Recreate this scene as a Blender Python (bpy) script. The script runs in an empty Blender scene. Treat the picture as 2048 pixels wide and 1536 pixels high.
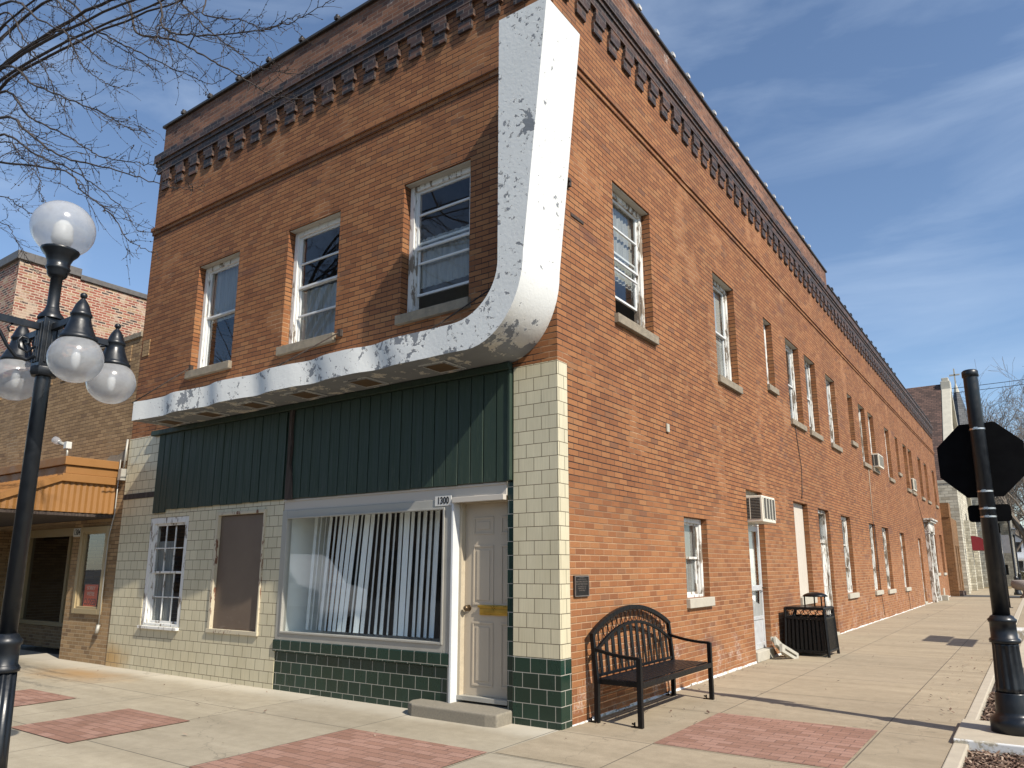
import bpy, bmesh, math, random
from mathutils import Vector, Matrix, noise as mnoise
R = math.radians
S = bpy.context.scene
COL = S.collection
random.seed(11)

# ---------------------------------------------------------------- camera, sky, sun, exposure
cam_d = bpy.data.cameras.new("camera"); cam = bpy.data.objects.new("camera", cam_d); COL.objects.link(cam)
cam.location = (4.0707, -6.5248, 1.5688)
cam.rotation_euler = (R(101.8127), R(0.1607), R(34.3661))
cam_d.sensor_width = 36; cam_d.lens = 25.648
cam_d.shift_x = -0.01595; cam_d.shift_y = 0.03038
cam_d.clip_start = 0.05; cam_d.clip_end = 3000
S.camera = cam
S.render.engine = 'CYCLES'
S.render.resolution_x = 1024; S.render.resolution_y = 768
S.view_settings.view_transform = 'Standard'; S.view_settings.look = 'None'
S.view_settings.exposure = 0.45; S.view_settings.gamma = 1.0

SUN = Vector((3.65, -.93, 3.48)).normalized()
sun_el = math.asin(SUN.z); sun_az = math.atan2(SUN.x, SUN.y)
W = bpy.data.worlds.new("World"); S.world = W; W.use_nodes = True
nt = W.node_tree; nt.nodes.clear()
wo = nt.nodes.new('ShaderNodeOutputWorld'); bg = nt.nodes.new('ShaderNodeBackground')
sky = nt.nodes.new('ShaderNodeTexSky'); sky.sky_type = 'NISHITA'; sky.sun_disc = False
sky.sun_elevation = sun_el; sky.sun_rotation = sun_az; sky.altitude = 300
sky.air_density = 1.0; sky.dust_density = 0.45; sky.ozone_density = 2.4
tc = nt.nodes.new('ShaderNodeTexCoord')
mp = nt.nodes.new('ShaderNodeMapping'); mp.inputs['Scale'].default_value = (1.0, 2.6, 6.0); mp.inputs['Rotation'].default_value = (0.1, 0.25, 0.75)
nz = nt.nodes.new('ShaderNodeTexNoise'); nz.inputs['Scale'].default_value = 1.7; nz.inputs['Detail'].default_value = 9; nz.inputs['Roughness'].default_value = 0.55; nz.inputs['Distortion'].default_value = 0.6
rp = nt.nodes.new('ShaderNodeValToRGB'); rp.color_ramp.elements[0].position = 0.47; rp.color_ramp.elements[0].color = (0, 0, 0, 1); rp.color_ramp.elements[1].position = 0.78; rp.color_ramp.elements[1].color = (.27, .27, .27, 1)
mxc = nt.nodes.new('ShaderNodeMix'); mxc.data_type = 'RGBA'; mxc.inputs[7].default_value = (5.2, 6.1, 7.3, 1)
L_ = nt.links.new
L_(tc.outputs['Generated'], mp.inputs['Vector']); L_(mp.outputs['Vector'], nz.inputs['Vector']); L_(nz.outputs['Fac'], rp.inputs['Fac'])
L_(rp.outputs['Color'], mxc.inputs[0]); L_(sky.outputs['Color'], mxc.inputs[6]); L_(mxc.outputs[2], bg.inputs['Color'])
bg.inputs['Strength'].default_value = 0.12
L_(bg.outputs['Background'], wo.inputs['Surface'])

sd = bpy.data.lights.new("sun", 'SUN'); sd.energy = 4.9; sd.angle = R(0.55); sd.color = (1.0, 0.93, 0.82)
so = bpy.data.objects.new("sun", sd); COL.objects.link(so); so.location = (30, -20, 40)
so.rotation_euler = SUN.to_track_quat('Z', 'Y').to_euler()

# ---------------------------------------------------------------- mesh helpers
class MB:
    def __init__(s): s.v = []; s.f = []; s.m = []; s.s = []
    def quad(s, pts, mi=0, smooth=False):
        n = len(s.v); s.v += [tuple(p) for p in pts]; s.f.append(tuple(range(n, n + len(pts)))); s.m.append(mi); s.s.append(smooth)
    def hexa(s, c, mi=0):      # 8 corners: bottom 0-3, top 4-7
        n = len(s.v); s.v += [tuple(p) for p in c]
        for f in ((0, 3, 2, 1), (4, 5, 6, 7), (0, 1, 5, 4), (1, 2, 6, 5), (2, 3, 7, 6), (3, 0, 4, 7)):
            s.f.append(tuple(n + i for i in f)); s.m.append(mi); s.s.append(False)
    def box(s, x0, x1, y0, y1, z0, z1, mi=0, P=None):
        c = [(x0, y0, z0), (x1, y0, z0), (x1, y1, z0), (x0, y1, z0), (x0, y0, z1), (x1, y0, z1), (x1, y1, z1), (x0, y1, z1)]
        s.hexa([P(*q) for q in c] if P else c, mi)
    def bar(s, a, b, w, h, mi=0, up=(0, 0, 1)):
        a = Vector(a); b = Vector(b); d = (b - a).normalized(); u = Vector(up)
        x = d.cross(u)
        if x.length < 1e-4: x = d.cross(Vector((1, 0, 0)))
        x.normalize(); u = x.cross(d); x *= w / 2; u *= h / 2
        s.hexa([a - x - u, a + x - u, b + x - u, b - x - u, a - x + u, a + x + u, b + x + u, b - x + u], mi)
    def tube(s, pts, rad, n=8, mi=0, cap=True, smooth=True, flat=None):
        pts = [Vector(p) for p in pts]; k = len(pts); rings = []
        if not isinstance(rad, (list, tuple)): rad = [rad] * k
        t = (pts[1] - pts[0]).normalized()
        ref = Vector((0, 0, 1)) if abs(t.z) < .9 else Vector((1, 0, 0))
        x = t.cross(ref).normalized()
        for i, p in enumerate(pts):
            t = (pts[min(i + 1, k - 1)] - pts[max(i - 1, 0)])
            if t.length < 1e-7: t = Vector((0, 0, 1))
            t.normalize(); x = (x - t * x.dot(t))
            if x.length < 1e-5: x = t.orthogonal()
            x.normalize(); y = t.cross(x); b = len(s.v)
            for j in range(n):
                a = 2 * math.pi * j / n
                s.v.append(tuple(p + (x * math.cos(a) + y * math.sin(a)) * rad[i]))
            rings.append(b)
        for i in range(k - 1):
            for j in range(n):
                s.f.append((rings[i] + j, rings[i] + (j + 1) % n, rings[i + 1] + (j + 1) % n, rings[i + 1] + j)); s.m.append(mi); s.s.append(smooth)
        if cap:
            s.f.append(tuple(rings[0] + j for j in reversed(range(n)))); s.m.append(mi); s.s.append(False)
            s.f.append(tuple(rings[-1] + j for j in range(n))); s.m.append(mi); s.s.append(False)
    def lathe(s, c, prof, n=32, mi=0, smooth=True, flute=0, fr=(0, 0), cap=True):
        c = Vector(c); b = len(s.v)
        for (r, z) in prof:
            for j in range(n):
                a = 2 * math.pi * j / n; rr = r
                if flute and fr[0] <= z <= fr[1]: rr = r * (1 - flute * (.5 + .5 * math.cos(12 * a)))
                s.v.append((c.x + rr * math.cos(a), c.y + rr * math.sin(a), c.z + z))
        for i in range(len(prof) - 1):
            for j in range(n):
                s.f.append((b + i * n + j, b + i * n + (j + 1) % n, b + (i + 1) * n + (j + 1) % n, b + (i + 1) * n + j)); s.m.append(mi); s.s.append(smooth)
        if cap:
            s.f.append(tuple(b + j for j in reversed(range(n)))); s.m.append(mi); s.s.append(False)
            e = b + (len(prof) - 1) * n
            s.f.append(tuple(e + j for j in range(n))); s.m.append(mi); s.s.append(False)
    def ball(s, c, r, n=24, m=14, mi=0, sz=1.0):
        prof = [(max(1e-4, r * math.sin(math.pi * i / m)), -r * sz * math.cos(math.pi * i / m)) for i in range(m + 1)]
        s.lathe(c, prof, n, mi, True, cap=False)
    def prism(s, poly, ext, mi=0, mside=None):   # poly: list of 3D points, ext: vector
        e = Vector(ext); n = len(poly); b = len(s.v)
        s.v += [tuple(p) for p in poly] + [tuple(Vector(p) + e) for p in poly]
        s.f.append(tuple(b + i for i in range(n))); s.m.append(mi); s.s.append(False)
        s.f.append(tuple(b + n + i for i in reversed(range(n)))); s.m.append(mi); s.s.append(False)
        for i in range(n):
            j = (i + 1) % n
            s.f.append((b + j, b + i, b + n + i, b + n + j)); s.m.append(mi if mside is None else mside); s.s.append(False)
    def build(s, name, mats, parent=None, bevel=0, seg=2, fix=True, kind=None, label=None, weld=0):
        me = bpy.data.meshes.new(name); o = bpy.data.objects.new(name, me); COL.objects.link(o)
        off = Vector((0, 0, 0)); p = parent
        while p is not None: off += p.location; p = p.parent
        me.from_pydata([tuple(Vector(q) - off) for q in s.v], [], s.f)
        if not isinstance(mats, (list, tuple)): mats = [mats]
        for m in mats: me.materials.append(m)
        me.polygons.foreach_set('material_index', s.m); me.polygons.foreach_set('use_smooth', s.s)
        if fix:
            bm = bmesh.new(); bm.from_mesh(me)
            if weld: bmesh.ops.remove_doubles(bm, verts=bm.verts[:], dist=1e-4)
            bmesh.ops.recalc_face_normals(bm, faces=bm.faces[:]); bm.to_mesh(me); bm.free()
            if weld: me.polygons.foreach_set('use_smooth', [True] * len(me.polygons)); me.set_sharp_from_angle(angle=R(weld))
        uv = me.uv_layers.new(name='UVMap').data
        for pl in me.polygons:
            n = pl.normal; ax = max(range(3), key=lambda i: abs(n[i]))
            for li in pl.loop_indices:
                co = me.vertices[me.loops[li].vertex_index].co + off
                uv[li].uv = (co.y, co.z) if ax == 0 else (co.x, co.z) if ax == 1 else (co.x, co.y)
        if parent: o.parent = parent
        if bevel:
            md = o.modifiers.new('bevel', 'BEVEL'); md.width = bevel; md.segments = seg; md.limit_method = 'ANGLE'; md.angle_limit = R(40)
        if kind: o['kind'] = kind
        if label: o['label'] = label
        return o

def thing(name, label, cat, loc=(0, 0, 0), group=None):
    o = bpy.data.objects.new(name, None); COL.objects.link(o); o.location = loc; o.empty_display_size = .3
    tag(o, label, cat, group); return o
def tag(o, label, cat, group=None):
    o['label'] = label; o['category'] = cat
    if group: o['group'] = group
    return o
def dup_tree(o, parent=None):
    c = o.copy(); COL.objects.link(c); c.parent = parent
    for ch in o.children: dup_tree(ch, c)
    return c
def text_obj(name, txt, size, mat, mtx, parent=None, ext=.002, align='CENTER', sx=1.0, bold=0.0):
    cu = bpy.data.curves.new('t', 'FONT'); cu.body = txt; cu.size = size; cu.extrude = ext; cu.align_x = align; cu.align_y = 'CENTER'; cu.resolution_u = 4; cu.offset = size * bold
    to = bpy.data.objects.new('t', cu); COL.objects.link(to)
    dg = bpy.context.evaluated_depsgraph_get(); me = bpy.data.meshes.new_from_object(to.evaluated_get(dg))
    bpy.data.objects.remove(to); bpy.data.curves.remove(cu)
    off = Vector((0, 0, 0)); p = parent
    while p is not None: off += p.location; p = p.parent
    me.transform(Matrix.Diagonal((sx, 1, 1, 1))); me.transform(mtx); me.transform(Matrix.Translation(-off))
    me.materials.clear(); me.materials.append(mat)
    o = bpy.data.objects.new(name, me); COL.objects.link(o)
    if parent: o.parent = parent
    return o
M_FRONT = Matrix(((1, 0, 0, 0), (0, 0, -1, 0), (0, 1, 0, 0), (0, 0, 0, 1)))      # text in the x-z plane, facing -y
M_SIDE = Matrix(((0, 0, 1, 0), (1, 0, 0, 0), (0, 1, 0, 0), (0, 0, 0, 1)))         # text in the y-z plane, facing +x

# ---------------------------------------------------------------- material helpers
class N:
    def __init__(s, name):
        s.m = bpy.data.materials.new(name); s.m.use_nodes = True; s.t = s.m.node_tree; s.t.nodes.clear()
        s.out = s.t.nodes.new('ShaderNodeOutputMaterial'); s._pos = None; s._uv = None
    def n(s, typ, ins=None, **kw):
        nd = s.t.nodes.new('ShaderNode' + typ)
        for k, v in kw.items(): setattr(nd, k, v)
        for k, v in (ins or {}).items():
            if hasattr(v, 'is_output') or isinstance(v, bpy.types.NodeSocket): s.t.links.new(v, nd.inputs[k])
            else:
                if isinstance(v, tuple) and len(v) == 3 and nd.inputs[k].type == 'RGBA': v = v + (1,)
                nd.inputs[k].default_value = v
        return nd
    @property
    def pos(s):
        if s._pos is None: s._pos = s.n('NewGeometry').outputs['Position']
        return s._pos
    @property
    def uv(s):
        if s._uv is None: s._uv = s.n('TexCoord').outputs['UV']
        return s._uv
    def noise(s, scale, detail=4, rough=.55, vec=None, stretch=None, dist=0, out='Fac'):
        v = s.pos if vec is None else vec
        if stretch: v = s.n('Mapping', {'Vector': v, 'Scale': stretch}).outputs[0]
        return s.n('TexNoise', {'Vector': v, 'Scale': scale, 'Detail': detail, 'Roughness': rough, 'Distortion': dist}).outputs[out]
    def math(s, op, a, b=0.0, clamp=False):
        return s.n('Math', {0: a, 1: b}, operation=op, use_clamp=clamp).outputs[0]
    def rng(s, v, a, b, c=0.0, d=1.0, smooth=True):
        return s.n('MapRange', {'Value': v, 'From Min': a, 'From Max': b, 'To Min': c, 'To Max': d}, interpolation_type='SMOOTHSTEP' if smooth else 'LINEAR').outputs[0]
    def mix(s, f, a, b, mode='MIX'):
        return s.n('Mix', {0: f, 6: a, 7: b}, data_type='RGBA', blend_type=mode).outputs[2]
    def ramp(s, f, cols, interp='LINEAR'):
        nd = s.n('ValToRGB', {'Fac': f}); cr = nd.color_ramp; cr.interpolation = interp
        while len(cr.elements) < len(cols): cr.elements.new(.5)
        for e, (p, c) in zip(cr.elements, cols): e.position = p; e.color = tuple(c) + (1,)
        return nd.outputs['Color']
    def xyz(s, v=None): return s.n('SeparateXYZ', {0: s.pos if v is None else v}).outputs
    def bump(s, h, strength=.4, dist=.01, normal=None):
        i = {'Height': h, 'Strength': strength, 'Distance': dist}
        if normal is not None: i['Normal'] = normal
        return s.n('Bump', i).outputs[0]
    def pbr(s, color, rough=.7, metal=0.0, normal=None, **kw):
        i = {'Base Color': color, 'Roughness': rough, 'Metallic': metal}
        if normal is not None: i['Normal'] = normal
        for k, v in kw.items(): i[k.replace('_', ' ')] = v
        b = s.n('BsdfPrincipled', i); s.t.links.new(b.outputs[0], s.out.inputs['Surface']); return s.m
    def surf(s, sh): s.t.links.new(sh, s.out.inputs['Surface']); return s.m

def mul(c, k): return tuple(x * k for x in c)
def plain(name, c, rough=.6, metal=0.0, var=.25, scale=9, bump=.15, bd=.004):
    k = N(name); f = k.noise(scale, 6, .6)
    col = k.mix(f, mul(c, 1 - var), mul(c, 1 + var))
    f2 = k.noise(scale * 9, 3)
    return k.pbr(col, k.rng(f, .3, .7, max(0, rough - .1), min(1, rough + .12)), metal, k.bump(f2, bump, bd))

def brick_mat(name, ramp, mortar, bw, bh, ms, rough=.85, off=.5, soot=None, efflo=None, grain=.35, big=(.72, 1.18), bumpd=.008, offs=(0, 0, 0), patch=None, deep=False, squash=None, dark=None, streaks=0, rowj=0, pst=(1, 1, 1)):
    k = N(name)
    uv = k.n('Mapping', {'Vector': k.uv, 'Location': offs}).outputs[0]
    wob = k.noise(1.3, 2, vec=uv, out='Color')
    wv = k.n('VectorMath', {0: wob, 1: (.5, .5, .5)}, operation='SUBTRACT').outputs[0]
    wv = k.n('VectorMath', {0: wv, 'Scale': .012}, operation='SCALE').outputs[0]
    uvw = k.n('VectorMath', {0: uv, 1: wv}, operation='ADD').outputs[0]
    b = k.n('TexBrick', {'Vector': uvw, 'Color1': (0, 0, 0), 'Color2': (1, 1, 1), 'Mortar': (.5, .5, .5), 'Scale': 1.0, 'Mortar Size': ms, 'Mortar Smooth': .15, 'Brick Width': bw, 'Row Height': bh}, offset=off)
    jf = b.outputs['Fac']
    if rowj:
        vy = k.math('FRACT', k.math('DIVIDE', k.xyz(uvw)[1], bh)); dj = k.math('MINIMUM', vy, k.math('SUBTRACT', 1.0, vy)); jf = k.math('MAXIMUM', jf, k.rng(dj, rowj / bh, rowj * .45 / bh))
    col = k.ramp(b.outputs['Color'], ramp)
    g = k.noise(70, 4, .7, vec=uv); col = k.mix(1.0, col, k.ramp(g, [(.25, (1 - grain,) * 3), (.75, (1 + grain * .8,) * 3)]), 'MULTIPLY')
    L = k.noise(.55, 5, .6); col = k.mix(1.0, col, k.ramp(L, [(.3, (big[0],) * 3), (.7, (big[1],) * 3)]), 'MULTIPLY')
    if streaks: col = k.mix(1.0, col, k.ramp(k.noise(2.4, 6, .62, stretch=(1, 1, .07)), [(.32, (1 - streaks,) * 3), (.62, (1 + streaks * .3,) * 3)]), 'MULTIPLY')
    mcol = k.mix(k.noise(3, 4), mul(mortar, .55), mul(mortar, 1.4))
    if dark is not None:     # joints raked out and dark except for newly pointed patches
        rep = k.rng(k.noise(.9, 4, .6), .55, .66)
        if dark[1] is not None: rep = k.math('MAXIMUM', rep, k.rng(k.math('ADD', k.xyz()[2], k.math('MULTIPLY', k.noise(1.1, 3), 1.6)), dark[1] + 1.2, dark[1] - .1))
        mcol = k.mix(rep, dark[0], mcol)
    col = k.mix(jf, col, mcol)
    if patch:
        pm = k.rng(k.noise(patch[1], 5, .6, stretch=pst), patch[2], patch[2] + .12); col = k.mix(k.math('MULTIPLY', pm, patch[3]), col, patch[0])
    if soot:
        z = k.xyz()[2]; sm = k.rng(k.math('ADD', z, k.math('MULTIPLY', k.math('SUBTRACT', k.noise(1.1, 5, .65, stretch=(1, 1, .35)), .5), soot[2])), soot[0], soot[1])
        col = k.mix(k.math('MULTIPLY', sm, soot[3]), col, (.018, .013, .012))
    if efflo:
        z = k.xyz()[2]; em = k.math('MULTIPLY', k.rng(k.noise(2.2, 6, .7), efflo[2], efflo[2] + .14), k.rng(z, efflo[0], efflo[1])); em = k.math('MULTIPLY', em, k.rng(k.noise(26, 4, .7), .4, .6))
        col = k.mix(k.math('MULTIPLY', em, efflo[3]), col, (.55, .50, .45))
    h = k.math('ADD', k.math('MULTIPLY', k.math('SUBTRACT', 1.0, jf), 1.0), k.math('MULTIPLY', g, .28))
    h = k.math('ADD', h, k.math('MULTIPLY', b.outputs['Color'], .22))
    return k.pbr(col, rough, 0, k.bump(h, .75, bumpd))

def tile_mat(name, c, grout, bw, bh, ms, rough=.25, streak=.0, stain=None, offs=(0, 0, 0), var=.1):
    k = N(name); uv = k.n('Mapping', {'Vector': k.uv, 'Location': offs}).outputs[0]
    b = k.n('TexBrick', {'Vector': uv, 'Color1': (0, 0, 0), 'Color2': (1, 1, 1), 'Mortar': (.5, .5, .5), 'Scale': 1.0, 'Mortar Size': ms, 'Mortar Smooth': .1, 'Brick Width': bw, 'Row Height': bh}, offset=.5)
    col = k.mix(b.outputs['Color'], mul(c, 1 - var), mul(c, 1 + var))
    st = k.noise(1.0, 3, .6, vec=uv, stretch=(150, 3, 1)); col = k.mix(1.0, col, k.ramp(st, [(.3, (1 - streak,) * 3), (.7, (1 + streak,) * 3)]), 'MULTIPLY')
    d = k.noise(1.7, 6, .65, stretch=(1.4, 1.4, .5)); col = k.mix(1.0, col, k.ramp(d, [(.25, (.88, .87, .84)), (.65, (1.03, 1.03, 1.03))]), 'MULTIPLY')
    if stain:
        p = k.n('VectorMath', {0: k.pos, 1: stain[0]}, operation='SUBTRACT').outputs[0]
        p = k.n('VectorMath', {0: p, 1: stain[1]}, operation='MULTIPLY').outputs[0]
        dd = k.n('VectorMath', {0: p}, operation='LENGTH').outputs['Value']
        sm = k.rng(k.math('ADD', dd, k.math('MULTIPLY', k.noise(3.5, 5), .7)), 1.25, .35)
        col = k.mix(k.math('MULTIPLY', sm, stain[3]), col, stain[2])
    gc = k.mix(k.noise(2.0, 4), mul(grout, .6), mul(grout, 1.3))
    col = k.mix(b.outputs['Fac'], col, gc)
    h = k.math('ADD', k.math('SUBTRACT', 1.0, b.outputs['Fac']), k.math('MULTIPLY', st, .12 if streak else .02))
    h = k.math('ADD', h, k.math('MULTIPLY', b.outputs['Color'], .12))
    ro = k.mix(b.outputs['Fac'], k.rng(d, .3, .7, rough, rough + .18), (.8, .8, .8))
    return k.pbr(col, ro, 0, k.bump(h, .5, .004))

def peel_mat(name, paint, under, scale=9, amount=.5, stretch=(1, 1, .25), rough=.6, tint=(.45, .42, .36)):
    k = N(name)
    n1 = k.noise(scale, 9, .68, stretch=stretch); n2 = k.noise(scale * .22, 4)
    f = k.math('ADD', n1, k.math('MULTIPLY', k.math('SUBTRACT', n2, .5), .35))
    m = k.rng(f, amount, amount + .035)
    edge = k.rng(f, amount - .05, amount)
    pc = k.mix(k.noise(2.2, 5), mul(paint, .82), paint); pc = k.mix(k.math('MULTIPLY', edge, .35), pc, tint)
    g = k.noise(40, 4, .6, stretch=(1, 1, .08)); uc = k.mix(g, mul(under, .5), mul(under, 1.5))
    col = k.mix(m, pc, uc)
    return k.pbr(col, k.mix(m, (rough,) * 3, (.9,) * 3), 0, k.bump(k.math('SUBTRACT', k.math('MULTIPLY', g, .2), m), .5, .004))

# ---------------------------------------------------------------- materials
BR = [(0, (.192, .070, .023)), (.2, (.232, .087, .029)), (.5, (.260, .102, .034)), (.8, (.295, .123, .043)), (.95, (.285, .128, .048)), (1, (.165, .068, .031))]
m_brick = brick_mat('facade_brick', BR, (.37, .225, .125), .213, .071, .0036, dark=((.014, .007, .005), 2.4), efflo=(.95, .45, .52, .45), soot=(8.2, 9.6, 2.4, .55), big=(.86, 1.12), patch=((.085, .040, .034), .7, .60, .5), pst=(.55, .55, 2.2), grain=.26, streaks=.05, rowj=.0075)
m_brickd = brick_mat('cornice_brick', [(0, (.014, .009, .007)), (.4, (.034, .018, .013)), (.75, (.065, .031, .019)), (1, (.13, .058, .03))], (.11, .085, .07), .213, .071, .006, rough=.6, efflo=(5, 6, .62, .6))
m_brickp = brick_mat('parapet_brick', [(0, (.13, .05, .026)), (.4, (.22, .09, .045)), (.75, (.29, .13, .07)), (1, (.11, .05, .034))], (.22, .16, .12), .213, .071, .006, efflo=(8, 9, .58, .75), soot=(9.0, 10.6, 2.5, .55))
m_tan = brick_mat('tan_brick', [(0, (.24, .145, .065)), (.5, (.33, .21, .10)), (.85, (.38, .245, .12)), (1, (.20, .12, .06))], (.42, .33, .21), .213, .066, .004, rowj=.006, dark=((.075, .042, .02), 1.5), big=(.8, 1.12))
m_old = brick_mat('old_mixed_brick', [(0, (.04, .03, .03)), (.16, (.07, .042, .038)), (.2, (.22, .055, .036)), (.55, (.29, .08, .05)), (.8, (.31, .12, .075)), (.84, (.36, .23, .12)), (1, (.32, .21, .12))], (.45, .34, .25), .205, .068, .013, big=(.75, 1.2), bumpd=.012, patch=((.44, .34, .25), 3.4, .52, .8))
m_oldst = brick_mat('old_block_stone', [(0, (.15, .12, .10)), (.3, (.26, .15, .11)), (.6, (.36, .21, .13)), (.8, (.48, .36, .19)), (1, (.4, .31, .19))], (.45, .34, .25), .42, .165, .016, big=(.85, 1.15), bumpd=.014)
m_lime = brick_mat('limestone_ashlar', [(0, (.40, .36, .27)), (.5, (.56, .52, .41)), (1, (.66, .62, .50))], (.30, .27, .21), .42, .17, .012, big=(.75, 1.15), bumpd=.05, patch=((.26, .24, .2), 1.7, .62, .5))
m_limes = plain('cut_limestone', (.46, .43, .35), .85, var=.25, scale=3, bump=.4)
m_greyst = brick_mat('grey_stone', [(0, (.2, .185, .15)), (1, (.38, .35, .28))], (.2, .18, .15), .45, .2, .014, bumpd=.04)
m_shing = brick_mat('brown_shingles', [(0, (.06, .035, .027)), (1, (.14, .08, .06))], (.03, .02, .018), .3, .14, .012, big=(.8, 1.2), bumpd=.02)
m_slate = brick_mat('slate', [(0, (.03, .034, .04)), (1, (.09, .095, .10))], (.02, .02, .02), .3, .18, .01, rough=.5)
m_obrick = brick_mat('orange_brown_brick', [(0, (.15, .068, .022)), (1, (.25, .12, .042))], (.25, .17, .09), .213, .071, .005)
m_cream = tile_mat('cream_glazed_tile', (.55, .495, .345), (.13, .105, .065), .20, .1485, .0042, .28, .10, stain=((-8.75, 0, .1), (1.2, .3, 2.2), (.42, .21, .03), .75), offs=(0, .0825, 0), var=.045)
m_green = tile_mat('green_glazed_tile', (.009, .031, .0205), (.34, .32, .27), .20, .1485, .0042, .18, .0, offs=(.05, .0825, 0), var=.16)
m_peelw = peel_mat('peeling_white_paint', (.72, .71, .67), (.22, .18, .14), 14, .565)
m_peelh = peel_mat('badly_peeling_white_paint', (.70, .69, .64), (.20, .16, .12), 12, .50)
m_white = plain('white_sash_paint', (.60, .61, .60), .45, var=.08, bump=.05)
m_alum = plain('aluminium_frame', (.37, .355, .31), .45, .25, var=.1, scale=4, bump=.05)
m_sillst = plain('weathered_sill_stone', (.245, .205, .15), .95, var=.55, scale=11, bump=.9, bd=.012)
m_sillc = plain('painted_concrete_sill', (.40, .37, .30), .9, var=.2, scale=8, bump=.5)
m_beige = plain('beige_door_paint', (.43, .365, .275), .5, var=.05, scale=5, bump=.05)
m_beigef = plain('beige_frame_paint', (.44, .375, .27), .6, var=.14, scale=12, bump=.2)
m_off = plain('offwhite_board', (.47, .43, .37), .6, var=.07, scale=3, bump=.08)
m_brass = plain('brass', (.52, .32, .06), .35, .8, var=.15, bump=.05)
m_dbrass = plain('dark_brass', (.13, .09, .05), .4, .8)
m_black = plain('black_gloss_metal', (.0045, .0045, .005), .36, var=.2, scale=30, bump=.12, bd=.001)
m_black.node_tree.nodes['Principled BSDF'].inputs['Specular IOR Level'].default_value = .25
m_post = plain('blue_black_post_paint', (.0055, .0075, .0105), .38, var=.25, scale=14, bump=.1, bd=.002)
m_signbk = plain('black_sign_back', (.003, .003, .0035), .9)
m_signbk.node_tree.nodes['Principled BSDF'].inputs['Specular IOR Level'].default_value = .12
m_scrap = plain('grey_cream_scrap_metal', (.36, .34, .28), .55, var=.2)
m_red = plain('sign_red', (.45, .02, .02), .4)
m_band = plain('steel_band', (.55, .54, .52), .3, .9)
m_dark = plain('dark_interior', (.03, .028, .026), .9)
m_room = plain('interior_plaster', (.30, .28, .25), .9)
m_bayw = plain('bay_white', (.76, .78, .74), .6, var=.06)
m_coping = plain('dark_coping_metal', (.05, .042, .036), .45, .3)
m_coping2 = plain('grey_coping_metal', (.12, .11, .10), .5, .3)
m_clip = plain('pale_clip', (.55, .53, .50), .5)
m_roof = plain('roof_felt', (.05, .05, .05), .9)
m_orange = plain('orange_awning_paint', (.245, .112, .028), .6, var=.12, scale=3, bump=.12)
m_tanfr = plain('tan_window_frame', (.34, .26, .14), .5, var=.12)
m_plaque = plain('bronze_plaque', (.022, .018, .016), .4, .5)
m_plaqt = plain('plaque_letter_metal', (.26, .22, .19), .4, .7)
m_plate = plain('number_plate_white', (.55, .54, .50), .5, var=.1, scale=40)
m_ink = plain('black_ink', (.01, .01, .01), .5)
m_csign = plain('closed_sign_red', (.70, .12, .04), .6, var=.2, scale=40)
m_cream_l = plain('cream_letter', (.6, .48, .38), .6)
m_ply = N('weathered_plywood'); 
def _ply(k, c):
    g = k.noise(3.0, 8, .65, stretch=(14, 14, .7)); c1 = k.mix(g, mul(c, .72), mul(c, 1.2)); s = k.rng(k.noise(9, 6, .7, stretch=(4, 4, .6)), .58, .66)
    return k.pbr(k.mix(k.math('MULTIPLY', s, .5), c1, mul(c, .5)), .85, 0, k.bump(g, .3, .004))
m_ply = _ply(m_ply, (.50, .45, .38))
m_metalbrd = N('brown_sheet_metal')
def _mb(k):
    n = k.noise(1.6, 7, .62); c = k.mix(n, (.10, .070, .050), (.175, .128, .092)); s = k.rng(k.noise(2.2, 7, .66, stretch=(1, 1, 3)), .55, .75)
    c = k.mix(k.math('MULTIPLY', s, k.rng(k.xyz()[2], 1.5, .75, 0, .7)), c, (.33, .27, .22)); r = k.rng(k.math('ADD', k.xyz()[2], k.math('MULTIPLY', k.noise(9, 5), .12)), .80, .73)
    return k.pbr(k.mix(r, c, (.09, .028, .014)), .55, .15, k.bump(n, .2, .01))
m_metalbrd = _mb(m_metalbrd)
def _greenwood():
    k = N('weathered_green_boards'); g = k.noise(2.0, 9, .68, stretch=(22, 22, .8)); n = k.noise(1.5, 5)
    c = k.mix(g, (.0085, .019, .0115), (.021, .044, .027)); z = k.xyz()[2]
    wear = k.math('MULTIPLY', k.rng(k.noise(7, 8, .7, stretch=(6, 6, .6)), .50, .68), k.rng(k.math('ADD', z, k.math('MULTIPLY', n, .9)), 3.35, 2.75, .12, 1))
    c = k.mix(k.math('MULTIPLY', wear, .55), c, (.10, .115, .085)); sp = k.rng(k.noise(38, 5, .7), .72, .75); c = k.mix(k.math('MULTIPLY', sp, .5), c, (.25, .28, .24))
    return k.pbr(c, k.rng(g, .3, .7, .5, .8), 0, k.bump(g, .5, .004))
m_gwood = _greenwood()
m_rotwood = N('rotten_bare_wood'); 
def _rot(k):
    g = k.noise(2.0, 9, .7, stretch=(26, 26, 1.2)); c = k.ramp(g, [(.3, (.012, .009, .008)), (.55, (.055, .040, .032)), (.8, (.16, .125, .10))]); return k.pbr(c, .95, 0, k.bump(g, .9, .01))
m_rotwood = _rot(m_rotwood)
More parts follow.
